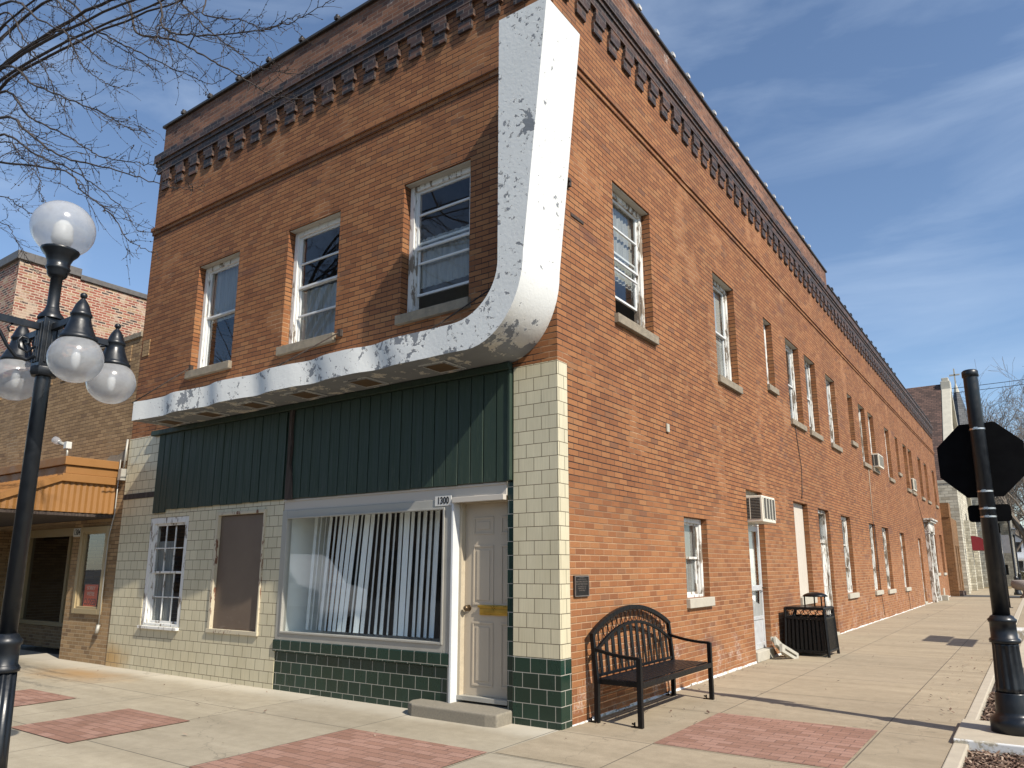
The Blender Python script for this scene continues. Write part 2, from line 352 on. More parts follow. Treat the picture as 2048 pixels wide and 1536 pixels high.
def _canopy():
    k = N('flaking_white_sheet_metal')
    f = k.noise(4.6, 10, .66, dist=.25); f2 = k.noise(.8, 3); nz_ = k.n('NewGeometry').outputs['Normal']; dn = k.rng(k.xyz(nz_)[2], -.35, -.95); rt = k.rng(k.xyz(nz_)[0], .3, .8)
    v = k.math('ADD', f, k.math('MULTIPLY', k.math('SUBTRACT', f2, .5), .22)); v = k.math('ADD', v, k.math('MULTIPLY', dn, .165)); v = k.math('SUBTRACT', v, k.math('MULTIPLY', rt, .05))
    m0 = k.rng(v, .604, .616); v2 = k.math('ADD', k.noise(17, 7, .66), k.math('MULTIPLY', k.math('SUBTRACT', k.noise(1.7, 4), .5), .42)); v2 = k.math('SUBTRACT', v2, k.math('MULTIPLY', rt, .05)); m1 = k.rng(v2, .618, .631)
    m = k.math('MAXIMUM', m0, m1); e = k.math('SUBTRACT', k.rng(v, .574, .598), m0)
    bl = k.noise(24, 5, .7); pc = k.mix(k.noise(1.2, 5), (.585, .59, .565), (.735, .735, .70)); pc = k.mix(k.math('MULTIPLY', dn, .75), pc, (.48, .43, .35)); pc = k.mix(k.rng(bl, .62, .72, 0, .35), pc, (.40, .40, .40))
    pc = k.mix(k.math('MULTIPLY', e, .5), pc, (.78, .78, .75)); rs = k.rng(k.noise(6, 7, .7, stretch=(1, 1, .4)), .70, .76); pc = k.mix(k.math('MULTIPLY', rs, .6), pc, (.30, .17, .09))
    uc = k.mix(k.noise(3, 4), (.15, .16, .17), (.25, .26, .27)); c = k.mix(m, pc, uc)
    h = k.math('ADD', k.math('MULTIPLY', bl, .8), k.math('MULTIPLY', k.math('SUBTRACT', 1.0, m), .9))
    return k.pbr(c, k.mix(m, (.6,) * 3, (.65,) * 3), 0, k.bump(h, .7, .007))
m_canopy = _canopy()
def glass_mat(name, tint=(.92, .94, .93), boost=1.0):
    k = N(name); fr = k.n('Fresnel', {'IOR': k.rng(k.n('NewGeometry').outputs['Backfacing'], 0, 1, 1.52, 1 / 1.52, False)}).outputs[0]; fr = k.math('MULTIPLY', fr, 1.25 * boost, True)
    nb = k.bump(k.noise(1.2, 1), .03, .01)
    gl = k.n('BsdfGlossy', {'Color': (.95, .97, 1.0), 'Roughness': .015, 'Normal': nb}).outputs[0]; tr = k.n('BsdfTransparent', {'Color': tint}).outputs[0]
    d = k.n('BsdfDiffuse', {'Color': (.35, .36, .36)}).outputs[0]
    dm = k.rng(k.noise(2.4, 6, .65), .4, .8, .005, .05); tr = k.n('MixShader', {0: dm, 1: tr, 2: d}).outputs[0]
    return k.surf(k.n('MixShader', {0: fr, 1: tr, 2: gl}).outputs[0])
m_glass = glass_mat('window_glass'); m_glassd = glass_mat('dark_store_glass', (.30, .32, .33), 1.2)
def _globe():
    k = N('clouded_acrylic_globe'); fr = k.math('MULTIPLY', k.n('Fresnel', {'IOR': k.rng(k.n('NewGeometry').outputs['Backfacing'], 0, 1, 1.45, 1 / 1.45, False)}).outputs[0], 1.0, True)
    bn = k.bump(k.noise(2.0, 2, stretch=(60, 60, 1)), .08, .004)
    a = k.n('BsdfTransparent', {'Color': (.86, .87, .88)}).outputs[0]; d = k.n('BsdfDiffuse', {'Color': (.66, .67, .68)}).outputs[0]; t = k.n('BsdfTranslucent', {'Color': (.80, .80, .80)}).outputs[0]
    dt = k.n('MixShader', {0: .55, 1: d, 2: t}).outputs[0]; z = k.noise(12, 5, .6)
    b = k.n('MixShader', {0: k.rng(z,   .3, .7, .46, .58), 1: a, 2: dt}).outputs[0]
    g = k.n('BsdfGlossy', {'Color': (1, 1, 1), 'Roughness': .17, 'Normal': bn}).outputs[0]
    return k.surf(k.n('MixShader', {0: fr, 1: b, 2: g}).outputs[0])
m_globe = _globe(); m_bulb = plain('white_lamp_bulb', (.8, .8, .78), .3, var=.02)
def _curt():
    k = N('sheer_curtain'); g = k.noise(1.0, 3, stretch=(26, 26, 1)); c = k.mix(g, (.20, .205, .20), (.46, .46, .43)); d = k.n('BsdfDiffuse', {'Color': c, 'Normal': k.bump(g, .6, .02)}).outputs[0]
    t = k.n('BsdfTransparent').outputs[0]; return k.surf(k.n('MixShader', {0: .22, 1: d, 2: t}).outputs[0])
m_curt = _curt(); m_shade = plain('roller_shade', (.33, .33, .31), .9, var=.15, scale=2); m_blind = plain('vinyl_blind_slat', (.84, .88, .88), .5, var=.05)
def _conc(name, c, jx, jy, jox, joy, stain=None, streak=True):
    k = N(name); p = k.n('Mapping', {'Vector': k.pos, 'Location': (jox, joy, 0)}).outputs[0]
    n1 = k.noise(.5, 6, .62); n2 = k.noise(7, 7, .7); n3 = k.noise(160, 3, .7); n4 = k.noise(1.0, 6, .6, stretch=(.35, 2.6, 1))
    col = k.mix(n1, mul(c, .80), mul(c, 1.18)); col = k.mix(1.0, col, k.ramp(n2, [(.25, (.84, .83, .81)), (.7, (1.07, 1.07, 1.07))]), 'MULTIPLY'); col = k.mix(1.0, col, k.ramp(n3, [(.3, (.78, .78, .78)), (.7, (1.16, 1.16, 1.16))]), 'MULTIPLY')
    if streak: col = k.mix(1.0, col, k.ramp(n4, [(.35, (.84, .83, .80)), (.65, (1.06, 1.06, 1.05))]), 'MULTIPLY')
    sp = k.rng(k.noise(23, 6, .75), .69, .73); col = k.mix(k.math('MULTIPLY', sp, .55), col, mul(c, .45))
    if stain:
        q = k.n('VectorMath', {0: k.pos, 1: stain[0]}, operation='SUBTRACT').outputs[0]; q = k.n('VectorMath', {0: q, 1: stain[1]}, operation='MULTIPLY').outputs[0]
        dd = k.n('VectorMath', {0: q}, operation='LENGTH').outputs['Value']; sm = k.rng(k.math('ADD', dd, k.math('MULTIPLY', k.noise(2.2, 5), .8)), 1.35, .4); col = k.mix(k.math('MULTIPLY', sm, .7), col, stain[2])
        ed = k.math('MULTIPLY', k.rng(k.math('ADD', k.xyz()[1], k.math('MULTIPLY', k.noise(1.3, 5), .5)), -.35, .12), .55); col = k.mix(ed, col, (.52, .48, .40))
    b = k.n('TexBrick', {'Vector': p, 'Color1': (0, 0, 0), 'Color2': (1, 1, 1), 'Scale': 1.0, 'Mortar Size': .007, 'Mortar Smooth': .3, 'Brick Width': jx, 'Row Height': jy}, offset=0.0)
    col = k.mix(1.0, col, k.mix(b.outputs['Color'], (.93, .93, .93), (1.05, 1.05, 1.04)), 'MULTIPLY'); col = k.mix(b.outputs['Fac'], col, mul(c, .33))
    cr = k.n('TexVoronoi', {'Vector': k.n('VectorMath', {0: k.pos, 1: k.noise(1.5, 4, out='Color')}, operation='ADD').outputs[0], 'Scale': .22}, feature='DISTANCE_TO_EDGE').outputs['Distance']
    col = k.mix(k.rng(cr, .0022, .0006, 0, .4), col, mul(c, .35))
    h = k.math('ADD', k.math('MULTIPLY', n3, .3), k.math('SUBTRACT', k.math('MULTIPLY', n2, .4), b.outputs['Fac']))
    return k.pbr(col, .9, 0, k.bump(h, .5, .006))
m_walkf = _conc('front_concrete', (.355, .308, .230), 1.755, 1.72, .04, 1.11, stain=((-8.2, -.75, 0), (.55, 1.3, 1), (.36, .20, .065)))
m_walks = _conc('side_concrete', (.345, .284, .200), 1.62, 1.72, .62, .06)
m_conc = plain('kerb_concrete', (.40, .35, .27), .9, var=.22, scale=6, bump=.5)
m_wpaint = peel_mat('worn_white_paint', (.70, .70, .68), (.40, .36, .28), 9, .53, (1, 1, 1))
m_paver = brick_mat('red_pavers', [(0, (.225, .118, .080)), (.5, (.275, .150, .106)), (1, (.315, .182, .135))], (.12, .07, .055), .2, .1, .004, big=(.88, 1.12), bumpd=.004, grain=.3)
m_asph = plain('asphalt', (.055, .054, .052), .9, var=.3, scale=3, bump=.6)
m_soil = plain('mulch_soil', (.05, .032, .022), 1.0, var=.5, scale=25, bump=1.0, bd=.02)
m_grass = plain('dry_lawn', (.22, .16, .075), 1.0, var=.35, scale=8, bump=.8, bd=.03)
def _chip():
    k = N('bark_chips'); r = k.n('NewGeometry').outputs['Random Per Island']; c = k.ramp(r, [(0, (.035, .02, .014)), (.4, (.10, .055, .036)), (.75, (.19, .12, .08)), (1, (.36, .27, .20))]); return k.pbr(c, .95)
m_chip = _chip()
def _bark():
    k = N('grey_brown_bark'); g = k.noise(9, 6, .65, stretch=(1, 1, .3)); c = k.mix(g, (.020, .015, .013), (.065, .05, .041)); return k.pbr(c, .9, 0, k.bump(g, .6, .01))
m_bark = _bark(); m_bark2 = plain('pale_grey_bark', (.15, .125, .10), .95)
m_wire = plain('black_cable', (.015, .014, .014), .6); m_awn = plain('dark_red_canvas', (.20, .012, .018), .8, var=.15)
m_acw = plain('cream_appliance_metal', (.62, .58, .48), .5, var=.1); m_acg = plain('grey_louvre', (.20, .19, .16), .6)
m_screen = plain('screen_door_aluminium', (.55, .56, .56), .45, .3, var=.08); m_house = plain('white_siding', (.62, .63, .64), .7); m_bush = plain('bush_leaves', (.06, .055, .025), .9, var=.5, scale=14, bump=1, bd=.05)
m_urn = plain('grey_cast_stone', (.24, .21, .19), .8, var=.2); m_gsign = plain('grey_sign_back', (.28, .29, .30), .5, .4)

# ---------------------------------------------------------------- ground
def sheet(name, x0, x1, y0, y1, z, mat, kind='structure', th=0):
    b = MB()
    if th: b.box(x0, x1, y0, y1, z - th, z)
    else: b.quad([(x0, y0, z), (x1, y0, z), (x1, y1, z), (x0, y1, z)])
    o = b.build(name, mat, fix=bool(th)); o['kind'] = kind; return o
sheet('ground', -1500, 1500, -1500, 1500, -.20, m_asph)
sheet('front_sidewalk', -40, 3.245, -4.9, 0.30, 0, m_walkf, th=.19)
sheet('side_sidewalk', 0.0, 3.245, 0.302, 39.0, 0, m_walks, th=.19)
sheet('far_sidewalk', -2.0, 3.245, 39.004, 140, -.002, m_walks, th=.18)
sheet('corner_sidewalk', 0.002, 3.243, -1.09, 0.31, .004, m_walks)
sheet('street_crossing', -1.5, 3.24, 39.3, 42.2, .004, m_asph)
def paver(x0, x1, y0, y1):
    sheet('paver_inset', x0, x1, y0, y1, .008, m_paver)
paver(1.0, 2.6, -.03, 1.66); paver(-1.76, -.05, -2.85, -1.13); paver(-4.70, -3.46, -3.0, -1.80); paver(-7.19, -5.93, -2.85, -1.80); paver(-9.7, -8.4, -2.85, -1.8)
b = MB(); b.box(3.25, 3.37, -3.0, 1.50, -.19, .012); b.box(3.25, 3.36, 2.52, 9.0, -.19, .014); b.box(3.25, 3.40, 9.6, 39, -.19, .012); b.box(5.2, 5.4, -3, 39, -.19, .0)
o = b.build('kerb', m_conc, bevel=.012); o['kind'] = 'structure'
sheet('planting_bed', 3.37, 5.2, -3.0, 9.0, -.06, m_soil, th=.13)
b = MB(); b.box(3.25, 5.2, 1.50, 2.52, -.19, .05); b.box(3.252, 5.2, 1.465, 1.498, -.15, .047, 1)
o = b.build('kerb', [m_conc, m_wpaint], bevel=.012); o['kind'] = 'structure'
sheet('far_pavement', 3.41, 5.2, 9.6, 39, 0, m_walks, th=.18)
# bark mulch
random.seed(3); b = MB()
for i in range(9000):
    if i % 3: x = 3.38 + abs(random.gauss(0, .45)); y = random.choice((random.uniform(-.6, 1.46), random.uniform(2.53, 5.2)))
    else: x = random.uniform(3.38, 5.1); y = random.choice((random.uniform(-.6, 1.46), random.uniform(2.53, 8.8)))
    if x > 5.15: continue
    l = random.uniform(.012, .05); w = random.uniform(.005, .014); a = random.uniform(0, 6.28); t = random.uniform(-.5, .5)
    d = Vector((math.cos(a), math.sin(a), t)) * l; s_ = Vector((-math.sin(a), math.cos(a), random.uniform(-.6, .6))) * w; c = Vector((x, y, -.055 + random.uniform(0, .03)))
    b.quad([c - d - s_, c + d - s_ * .4, c + d + s_, c - d + s_ * .7])
o = b.build('bark_mulch', m_chip, fix=False); tag(o, 'brown shredded bark mulch in the planting beds beside the sign post', 'mulch'); o['kind'] = 'stuff'
# leaf and grit litter on the pavement
b = MB(); random.seed(8)
for i in range(420):
    r = random.random()
    if r < .35: x, y = random.uniform(.1, 3.2), random.uniform(.5, 22)
    elif r < .6: x, y = random.uniform(.02, .35), random.uniform(.2, 9)
    elif r < .8: x, y = random.uniform(-9, 3), random.uniform(-3, -.1)
    else: x, y = random.uniform(2.6, 3.24), random.uniform(2, 9)
    l = random.uniform(.006, .022) * (1.6 if random.random() < .15 else 1); a = random.uniform(0, 6.28); d = Vector((math.cos(a), math.sin(a), random.uniform(-.2, .5))) * l; s_ = Vector((-math.sin(a), math.cos(a), random.uniform(-.3, .3))) * l * .55
    c = Vector((x, y, .012 + l * .3)); b.quad([c - d, c - s_, c + d, c + s_])
o = b.build('leaf_litter', m_chip, fix=False); tag(o, 'dry leaf bits and grit scattered over the concrete pavement', 'litter'); o['kind'] = 'stuff'

# ---------------------------------------------------------------- corner building
PF = lambda u, w, z: (u, w, z)
PS = lambda u, w, z: (-w, u, z)
BX, BY, TOP = -8.87, 39.7, 9.90
def wall_grid(b, P, u0, u1, z0, z1, holes, w=0.0, depth=.2, mi=0, rmi=None):
    us = sorted({u0, u1, *[h[0] for h in holes], *[h[1] for h in holes]}); zs = sorted({z0, z1, *[h[2] for h in holes], *[h[3] for h in holes]})
    us = [u for u in us if u0 <= u <= u1]; zs = [z for z in zs if z0 <= z <= z1]
    for i in range(len(us) - 1):
        for j in range(len(zs) - 1):
            cu = (us[i] + us[i + 1]) / 2; cz = (zs[j] + zs[j + 1]) / 2
            if any(h[0] < cu < h[1] and h[2] < cz < h[3] for h in holes): continue
            b.quad([P(us[i], w, zs[j]), P(us[i + 1], w, zs[j]), P(us[i + 1], w, zs[j + 1]), P(us[i], w, zs[j + 1])], mi)
    for (a, c, d, e) in holes:
        m = mi if rmi is None else rmi
        for q in ((a, d, a, e), (c, d, c, e), (a, d, c, d), (a, e, c, e)):
            b.quad([P(q[0], w, q[1]), P(q[0], w + depth, q[1]), P(q[2], w + depth, q[3]), P(q[2], w, q[3])], m)

bld = thing('brick_building', 'two-storey orange brick corner building with cream tile shopfront and white sign canopy', 'building', (0, 0, 0))
UP = [(1.42, 2.57), (5.11, 6.19), (8.0, 8.57), (9.6, 10.72), (11.24, 12.30), (13.43, 14.50), (16.15, 16.85), (17.76, 18.82), (19.36, 20.36), (22.6, 23.6), (25.05, 25.7), (27.1, 28.1), (28.62, 29.7), (31.75, 32.8), (34.1, 35.2), (37.5, 38.5)]
SMALL = (2, 6, 10)
FRU = [(-7.23, -6.08), (-4.84, -3.67), (-2.41, -1.26)]
side_holes = [(a, c, 5.18 if i in SMALL else 4.74, 6.62) for i, (a, c) in enumerate(UP)]
GRD = dict(g1=(3.34, 4.22, 1.14, 2.28), d1=(6.18, 7.12, .02, 2.92), b2=(9.26, 10.42, .94, 2.93), d3=(11.36, 12.46, .03, 2.91), w4=(13.82, 14.96, .90, 2.89), w5=(17.66, 18.75, .87, 2.87), w6=(19.92, 21.2, .84, 2.85), w7=(23.7, 24.8, .82, 2.81), d8=(28.8, 29.68, .08, 2.75), d9=(31.75, 33.1, .03, 3.0), wa=(34.45, 35.65, 1.26, 3.16), wb=(37.52, 38.72, 1.25, 3.2))
side_holes += list(GRD.values())
front_holes = [(a, c, 4.78, 6.66) for a, c in FRU]
b = MB()
wall_grid(b, PS, 0.0, BY, -.1, 9.25, side_holes, depth=.22)
wall_grid(b, PF, BX, 0.0, 3.80, 9.25, front_holes, depth=.22)
b.quad([(BX, 0, -.1), (BX, BY, -.1), (BX, BY, 9.25), (BX, 0, 9.25)]); b.quad([(BX, BY, -.1), (0, BY, -.1), (0, BY, 9.25), (BX, BY, 9.25)])
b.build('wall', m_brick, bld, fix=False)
b = MB()     # parapet
b.box(BX + .02, .0, .0, .24, 9.25, TOP, 0); b.box(-.24, 0, .24, 14.7, 9.25, TOP, 0); b.box(-.24, 0, 14.7, BY, 9.25, 9.50, 0); b.box(BX + .02, BX + .26, .24, BY, 9.25, TOP, 0)
b.build('parapet', m_brickp, bld)
b = MB(); b.box(BX - .03, .04, -.05, .28, TOP, TOP + .05); b.box(-.28, .04, .28, 14.74, TOP, TOP + .05); b.box(-.28, .04, 14.75, BY, 9.50, 9.55)
cop = b.build('coping', m_coping, bld, bevel=.01)
def clip_mesh(c):
    q = MB(); q.box(c[0] - .035, c[0] + .035, c[1] - .045, c[1] + .045, c[2], c[2] + .05); q.tube([(c[0], c[1] - .03, c[2] + .06), (c[0], c[1] + .03, c[2] + .06)], .032, 8); return q
for i in range(10): clip_mesh((-8.2 + i * .85, -.03, TOP + .045)).build('coping_clip', m_coping, cop)
for i in range(19): clip_mesh((.02, 1.15 + i * .645, TOP + .045)).build('coping_clip', m_clip, cop)
for i in range(14): clip_mesh((.02, 15.3 + i * .9, 9.545)).build('coping_clip', m_coping, cop)
b = MB(); b.quad([(BX, 0, 9.2), (0, 0, 9.2), (0, BY, 9.2), (BX, BY, 9.2)]); b.build('roof', m_roof, bld, fix=False)
b = MB(); b.quad([(BX + .05, .25, 4.1), (-.3, .25, 4.1), (-.3, BY - .1, 4.1), (BX + .05, BY - .1, 4.1)]); b.quad([(BX + .05, 3.2, 4.1), (-.3, 3.2, 4.1), (-.3, 3.2, 9.1), (BX + .05, 3.2, 9.1)]); b.quad([(-3.0, .3, 4.1), (-3.0, BY, 4.1), (-3.0, BY, 9.1), (-3.0, .3, 9.1)])
b.quad([(BX + .05, 5.2, 0), (-.3, 5.2, 0), (-.3, 5.2, 4.05), (BX + .05, 5.2, 4.05)]); b.quad([(-3.0, 2.8, 0), (-3.0, BY, 0), (-3.0, BY, 4.05), (-3.0, 2.8, 4.05)])
b.build('inner_wall', m_room, bld, fix=False)
# cornice
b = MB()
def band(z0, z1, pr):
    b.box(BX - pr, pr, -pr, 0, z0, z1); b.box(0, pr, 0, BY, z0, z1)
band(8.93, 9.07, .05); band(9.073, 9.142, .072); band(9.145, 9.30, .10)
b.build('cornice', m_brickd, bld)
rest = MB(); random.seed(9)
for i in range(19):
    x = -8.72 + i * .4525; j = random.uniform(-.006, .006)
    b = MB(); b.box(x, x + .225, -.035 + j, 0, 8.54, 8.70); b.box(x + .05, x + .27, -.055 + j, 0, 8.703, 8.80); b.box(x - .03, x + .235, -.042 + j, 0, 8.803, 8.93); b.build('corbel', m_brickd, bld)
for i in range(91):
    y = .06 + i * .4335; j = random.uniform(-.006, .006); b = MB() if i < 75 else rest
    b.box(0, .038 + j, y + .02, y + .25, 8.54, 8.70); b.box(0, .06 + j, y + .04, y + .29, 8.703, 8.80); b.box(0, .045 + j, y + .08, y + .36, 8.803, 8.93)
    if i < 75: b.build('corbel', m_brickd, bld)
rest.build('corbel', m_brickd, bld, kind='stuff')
b = MB(); b.box(BX - .045, .045, -.045, 0, 7.735, 7.805); b.box(0, .045, 0, BY, 7.735, 7.805); b.box(BX - .02, .022, -.022, 0, 7.66, 7.734); b.box(0, .022, 0, BY, 7.66, 7.734)
b.build('string_course', m_brick, bld)
# white mastic strip at the foot of the side wall
random.seed(2)
for (ya, yb) in ((.13, 6.15), (7.14, 11.34), (12.48, 28.78), (29.7, 31.4), (33.5, BY)):
    b = MB(); y = ya
    while y < yb - .05:
        l = min(random.uniform(.12, .5), yb - y); w = random.uniform(.010, .028); h = random.uniform(.010, .034)
        b.hexa([(0, y, 0), (w, y, 0), (w, y + l, 0), (0, y + l, 0), (0, y, h), (w * .4, y, h), (w * .5, y + l, h), (0, y + l, h)]); y += l
    b.build('base_sealant', m_wpaint, bld)

m_lintel = peel_mat('painted_lintel', (.46, .43, .36), (.2, .16, .12), 7, .66, (1, 1, 1))
# windows -------------------------------------------------------
def window(P, u0, u1, z0, z1, r=.155, fw=.085, rails=(.5,), sash=m_white, frame=m_peelw, sill=m_sillst, sillp=.06, lintel=True, open_h=0, curtain=None, shade=None, grid=None, silldz=.13, tilt=0):
    b = MB(); e = .004; d0, d1 = r - .03, r + .09
    b.box(u0 + e, u0 + fw, d0, d1, z0, z1 - e, 0, P); b.box(u1 - fw, u1 - e, d0, d1, z0, z1 - e, 0, P); b.box(u0 + fw, u1 - fw, d0, d1, z1 - fw, z1 - e, 0, P); b.box(u0 + fw, u1 - fw, d0, d1, z0, z0 + .04, 0, P)
    b.box(u0 + fw, u0 + fw + .022, d0 + .03, d1, z0 + .04, z1 - fw, 0, P); b.box(u1 - fw - .022, u1 - fw, d0 + .03, d1, z0 + .04, z1 - fw, 0, P)
    if lintel: b.box(u0 + e, u1 - e, .022, d0 - .002, z1 - .016, z1 - e, 1, P)
    w = b.build('window', [frame, m_lintel], bld, bevel=.004, seg=1)
    if sill: 
        q = MB(); random.seed(int(u0 * 100) + 7); n = 1; L0, L1 = u0 - .035 if silldz > .1 else u0 + .005, u1 + .035 if silldz > .1 else u1 - .005
        for i in range(n):
            a = L0 + (L1 - L0) * i / n; c = L0 + (L1 - L0) * (i + 1) / n; j = random.uniform(-.003, .003)
            q.box(a, c, -sillp + j, r - .032, z0 - silldz + abs(j) * .8, z0 - .001 + min(0, j) * .6, 0, P)
        q.build('sill', sill, w, bevel=.006, seg=1)
    a0, a1, b0, b1 = u0 + fw + .022, u1 - fw - .022, z0 + .04, z1 - fw
    s = MB(); g = MB(); t = .034
    def sashbox(c0, c1, dd):
        s.box(a0, a0 + t, dd, dd + .03, c0, c1, 0, P); s.box(a1 - t, a1, dd, dd + .03, c0, c1, 0, P); s.box(a0 + t, a1 - t, dd, dd + .03, c0, c0 + t, 0, P); s.box(a0 + t, a1 - t, dd, dd + .03, c1 - t, c1, 0, P)
        g.quad([P(a0 + t, dd + .015, c0 + t), P(a1 - t, dd + .015, c0 + t), P(a1 - t, dd + .015 + tilt, c1 - t), P(a0 + t, dd + .015 + tilt, c1 - t)])
        if grid:
            for i in range(1, grid[0]): u = a0 + t + (a1 - a0 - 2 * t) * i / grid[0]; s.box(u - .009, u + .009, dd + .004, dd + .026, c0 + t, c1 - t, 0, P)
            for i in range(1, grid[1]): z = c0 + t + (c1 - c0 - 2 * t) * i / grid[1]; s.box(a0 + t, a1 - t, dd + .006, dd + .024, z - .009, z + .009, 0, P)
    mid = b0 + (b1 - b0) * rails[0]
    sashbox(mid - .01, b1, d0 + .035); sashbox(b0 + open_h, mid + .02 + open_h * .35, d0 + .068)
    for rr in rails[1:]: z = b0 + (b1 - b0) * rr; s.box(a0 + t, a1 - t, d0 + .03, d0 + .055, z - .014, z + .014, 0, P)
    s.build('sash', sash, w, bevel=.003, seg=1); g.build('pane', m_glass, w, fix=False)
    if shade:
        q = MB(); q.quad([P(a0, d0 + .11, b0 + (b1 - b0) * shade), P(a1, d0 + .11, b0 + (b1 - b0) * shade), P(a1, d0 + .11, b1), P(a0, d0 + .11, b1)]); q.build('roller_shade', m_shade, w, fix=False)
    if curtain:
        q = MB(); n = 46; lo, hi, f0, f1 = curtain; c0 = b0 + (b1 - b0) * lo; c1 = b0 + (b1 - b0) * hi
        for i in range(n):
            def pt(j, z): 
                f = f0 + (f1 - f0) * j / n; return P(a0 - .03 + (a1 - a0 + .06) * f, d0 + .115 + .010 * math.sin(j * 1.37) + .005 * math.sin(j * .6 + z), z)
            q.quad([pt(i, c0), pt(i + 1, c0), pt(i + 1, c1), pt(i, c1)], 0, True)
        q.build('curtain', m_curt, w, fix=False)
    return w
window(PF, -7.23, -6.08, 4.78, 6.66, curtain=(.48, 1, 0, 1), shade=None, rails=(.52,))
window(PF, -4.84, -3.67, 4.78, 6.66, curtain=(.0, .5, 0, .95), rails=(.52, .74, .26))
window(PF, -2.41, -1.26, 4.78, 6.66, open_h=.26, curtain=(.22, .62, 0, .98), rails=(.52, .80, .40))
sides = {0: dict(open_h=.34, curtain=(.36, 1, 0, 1), rails=(.5, .76, .42), frame=m_peelh), 1: dict(shade=.42, curtain=(0, .45, .5, 1), open_h=.0, frame=m_peelh), 3: dict(curtain=(0, 1, 0, .8), frame=m_peelh), 5: dict(shade=.4, frame=m_peelh), 4: dict(open_h=.2, frame=m_peelh), 9: dict(shade=.3)}
for i, (a, c) in enumerate(UP):
    kw = sides.get(i, dict(frame=m_peelh if i % 2 else m_peelw, curtain=(0, 1, 0, 1) if i in (12, 14) else None))
    window(PS, a, c, 5.18 if i in SMALL else 4.74, 6.62, **kw)
G = GRD
window(PS, *G['g1'], rails=(.5,), r=.12, fw=.07, frame=m_peelw, sash=m_peelh, sill=m_sillc, lintel=False, curtain=(0, 1, .55, 1))
for n_ in ('w4', 'w5', 'w6', 'w7'): window(PS, *G[n_], rails=(.64, .33), r=.13, fw=.09, frame=m_peelh, sash=m_peelh, sill=m_sillc, lintel=False, curtain=(0, .5, 0, 1) if n_ != 'w7' else None)
for n_ in ('wa', 'wb'): window(PS, *G[n_], rails=(.5,), r=.2, frame=m_peelh, sill=m_sillc, lintel=False)
# boarded opening on the side wall
y0, y1, z0, z1 = G['b2']; b = MB(); b.box(y0 + .01, y1 - .01, .11, .13, z0 + .02, z1 - .01, 0, PS); o = b.build('boarded_window', m_ply, bld)
q = MB(); q.box(y0 - .03, y1 + .03, -.05, .11, z0 - .13, z0 + .018, 0, PS); q.build('sill', m_sillc, o, bevel=.006)
# screen door with a torn mesh, step
y0, y1, z0, z1 = G['d1']; b = MB(); t = .075; dz = .17
for (a, c, d, e) in ((y0 + .01, y0 + t, dz, 2.3), (y1 - t, y1 - .01, dz, 2.3), (y0 + t, y1 - t, dz, dz + .1), (y0 + t, y1 - t, 1.16, 1.25), (y0 + t, y1 - t, 2.2, 2.3), (y0 + t, y1 - t, .66, .72)): b.box(a, c, .10, .14, d, e, 0, PS)
b.box(y0 + t, y1 - t, .115, .125, dz + .1, .66, 0, PS)
door = b.build('screen_door', m_screen, bld, bevel=.005)
q = MB(); q.quad([PS(y0 + t, .12, 1.25), PS(y1 - t, .12, 1.25), PS(y1 - t, .12, 2.2), PS(y0 + t, .12, 2.2)]); q.build('pane', m_glass, door, fix=False)
q = MB(); q.prism([PS(y0 + t, .118, .72), PS(y1 - t, .118, .72), PS(y1 - t, .118, 1.16), PS(y1 - t - .08, .118, 1.16), PS(y1 - t - .12, .118, .92), PS(y1 - t - .3, .118, .96), PS(y0 + t + .2, .118, 1.05), PS(y0 + t, .118, 1.08)], (-.003, 0, 0)); q.build('torn_screen', m_curt, door)
q = MB(); q.box(y0, y1, .2, .22, .02, 2.92, 0, PS); q.box(y0 + .01, y1 - .01, .10, .13, 2.31, 2.33, 0, PS); q.build('inner_door', m_bayw, door)
q = MB(); q.tube([PS(y1 - .045, .10, 1.2), PS(y1 - .045, .04, 1.2), PS(y1 - .13, .035, 1.2)], .011, 8); q.build('handle', m_dbrass, door)
q = MB(); q.box(y0 + .003, y1 - .003, -.03, .2, .0, .165, 0, PS); q.build('door_step', m_sillc, bld, bevel=.01)
q = MB(); q.box(y0 + .01, y1 - .01, .09, .12, 2.80, 2.915, 0, PS); q.build('transom', m_sillst, bld)
# old side door with transom light
def old_door(key, transom, tall=2.25):
    y0, y1, z0, z1 = GRD[key]; b = MB(); t = .09
    b.box(y0 + .005, y0 + t, .08, .2, z0, z1 - .005, 0, PS); b.box(y1 - t, y1 - .005, .08, .2, z0, z1 - .005, 0, PS); b.box(y0 + t, y1 - t, .08, .2, z1 - t, z1 - .005, 0, PS)
    b.box(y0 + t, y1 - t, .13, .17, z0 + .04, tall - .08, 0, PS); b.box(y0 + t, y1 - t, .09, .2, tall - .08, tall, 0, PS)
    for (p, q_) in ((.12, .42), (.5, .92)): b.box(y0 + t + .1, y1 - t - .1, .12, .135, z0 + (tall - z0) * p, z0 + (tall - z0) * q_, 0, PS)
    d = b.build('side_door', m_peelh, bld, bevel=.005)
    if transom: q = MB(); q.quad([PS(y0 + t, .15, tall), PS(y1 - t, .15, tall), PS(y1 - t, .15, z1 - t), PS(y0 + t, .15, z1 - t)]); q.build('transom_pane', m_glass, d, fix=False)
    else: q = MB(); q.box(y0 + t, y1 - t, .15, .17, tall, z1 - t, 0, PS); q.build('transom_panel', m_peelh, d)
    q = MB(); q.box(y0, y1, -.02, .2, -.01, z0 + .03, 0, PS); q.build('threshold', m_sillc, d)
    q = MB(); q.ball(PS(y0 + t + .06, .10, 1.05), .03, 12, 8); q.build('knob', m_dbrass, d)
old_door('d3', True, 2.2); old_door('d8', False); old_door('d9', True, 2.45)
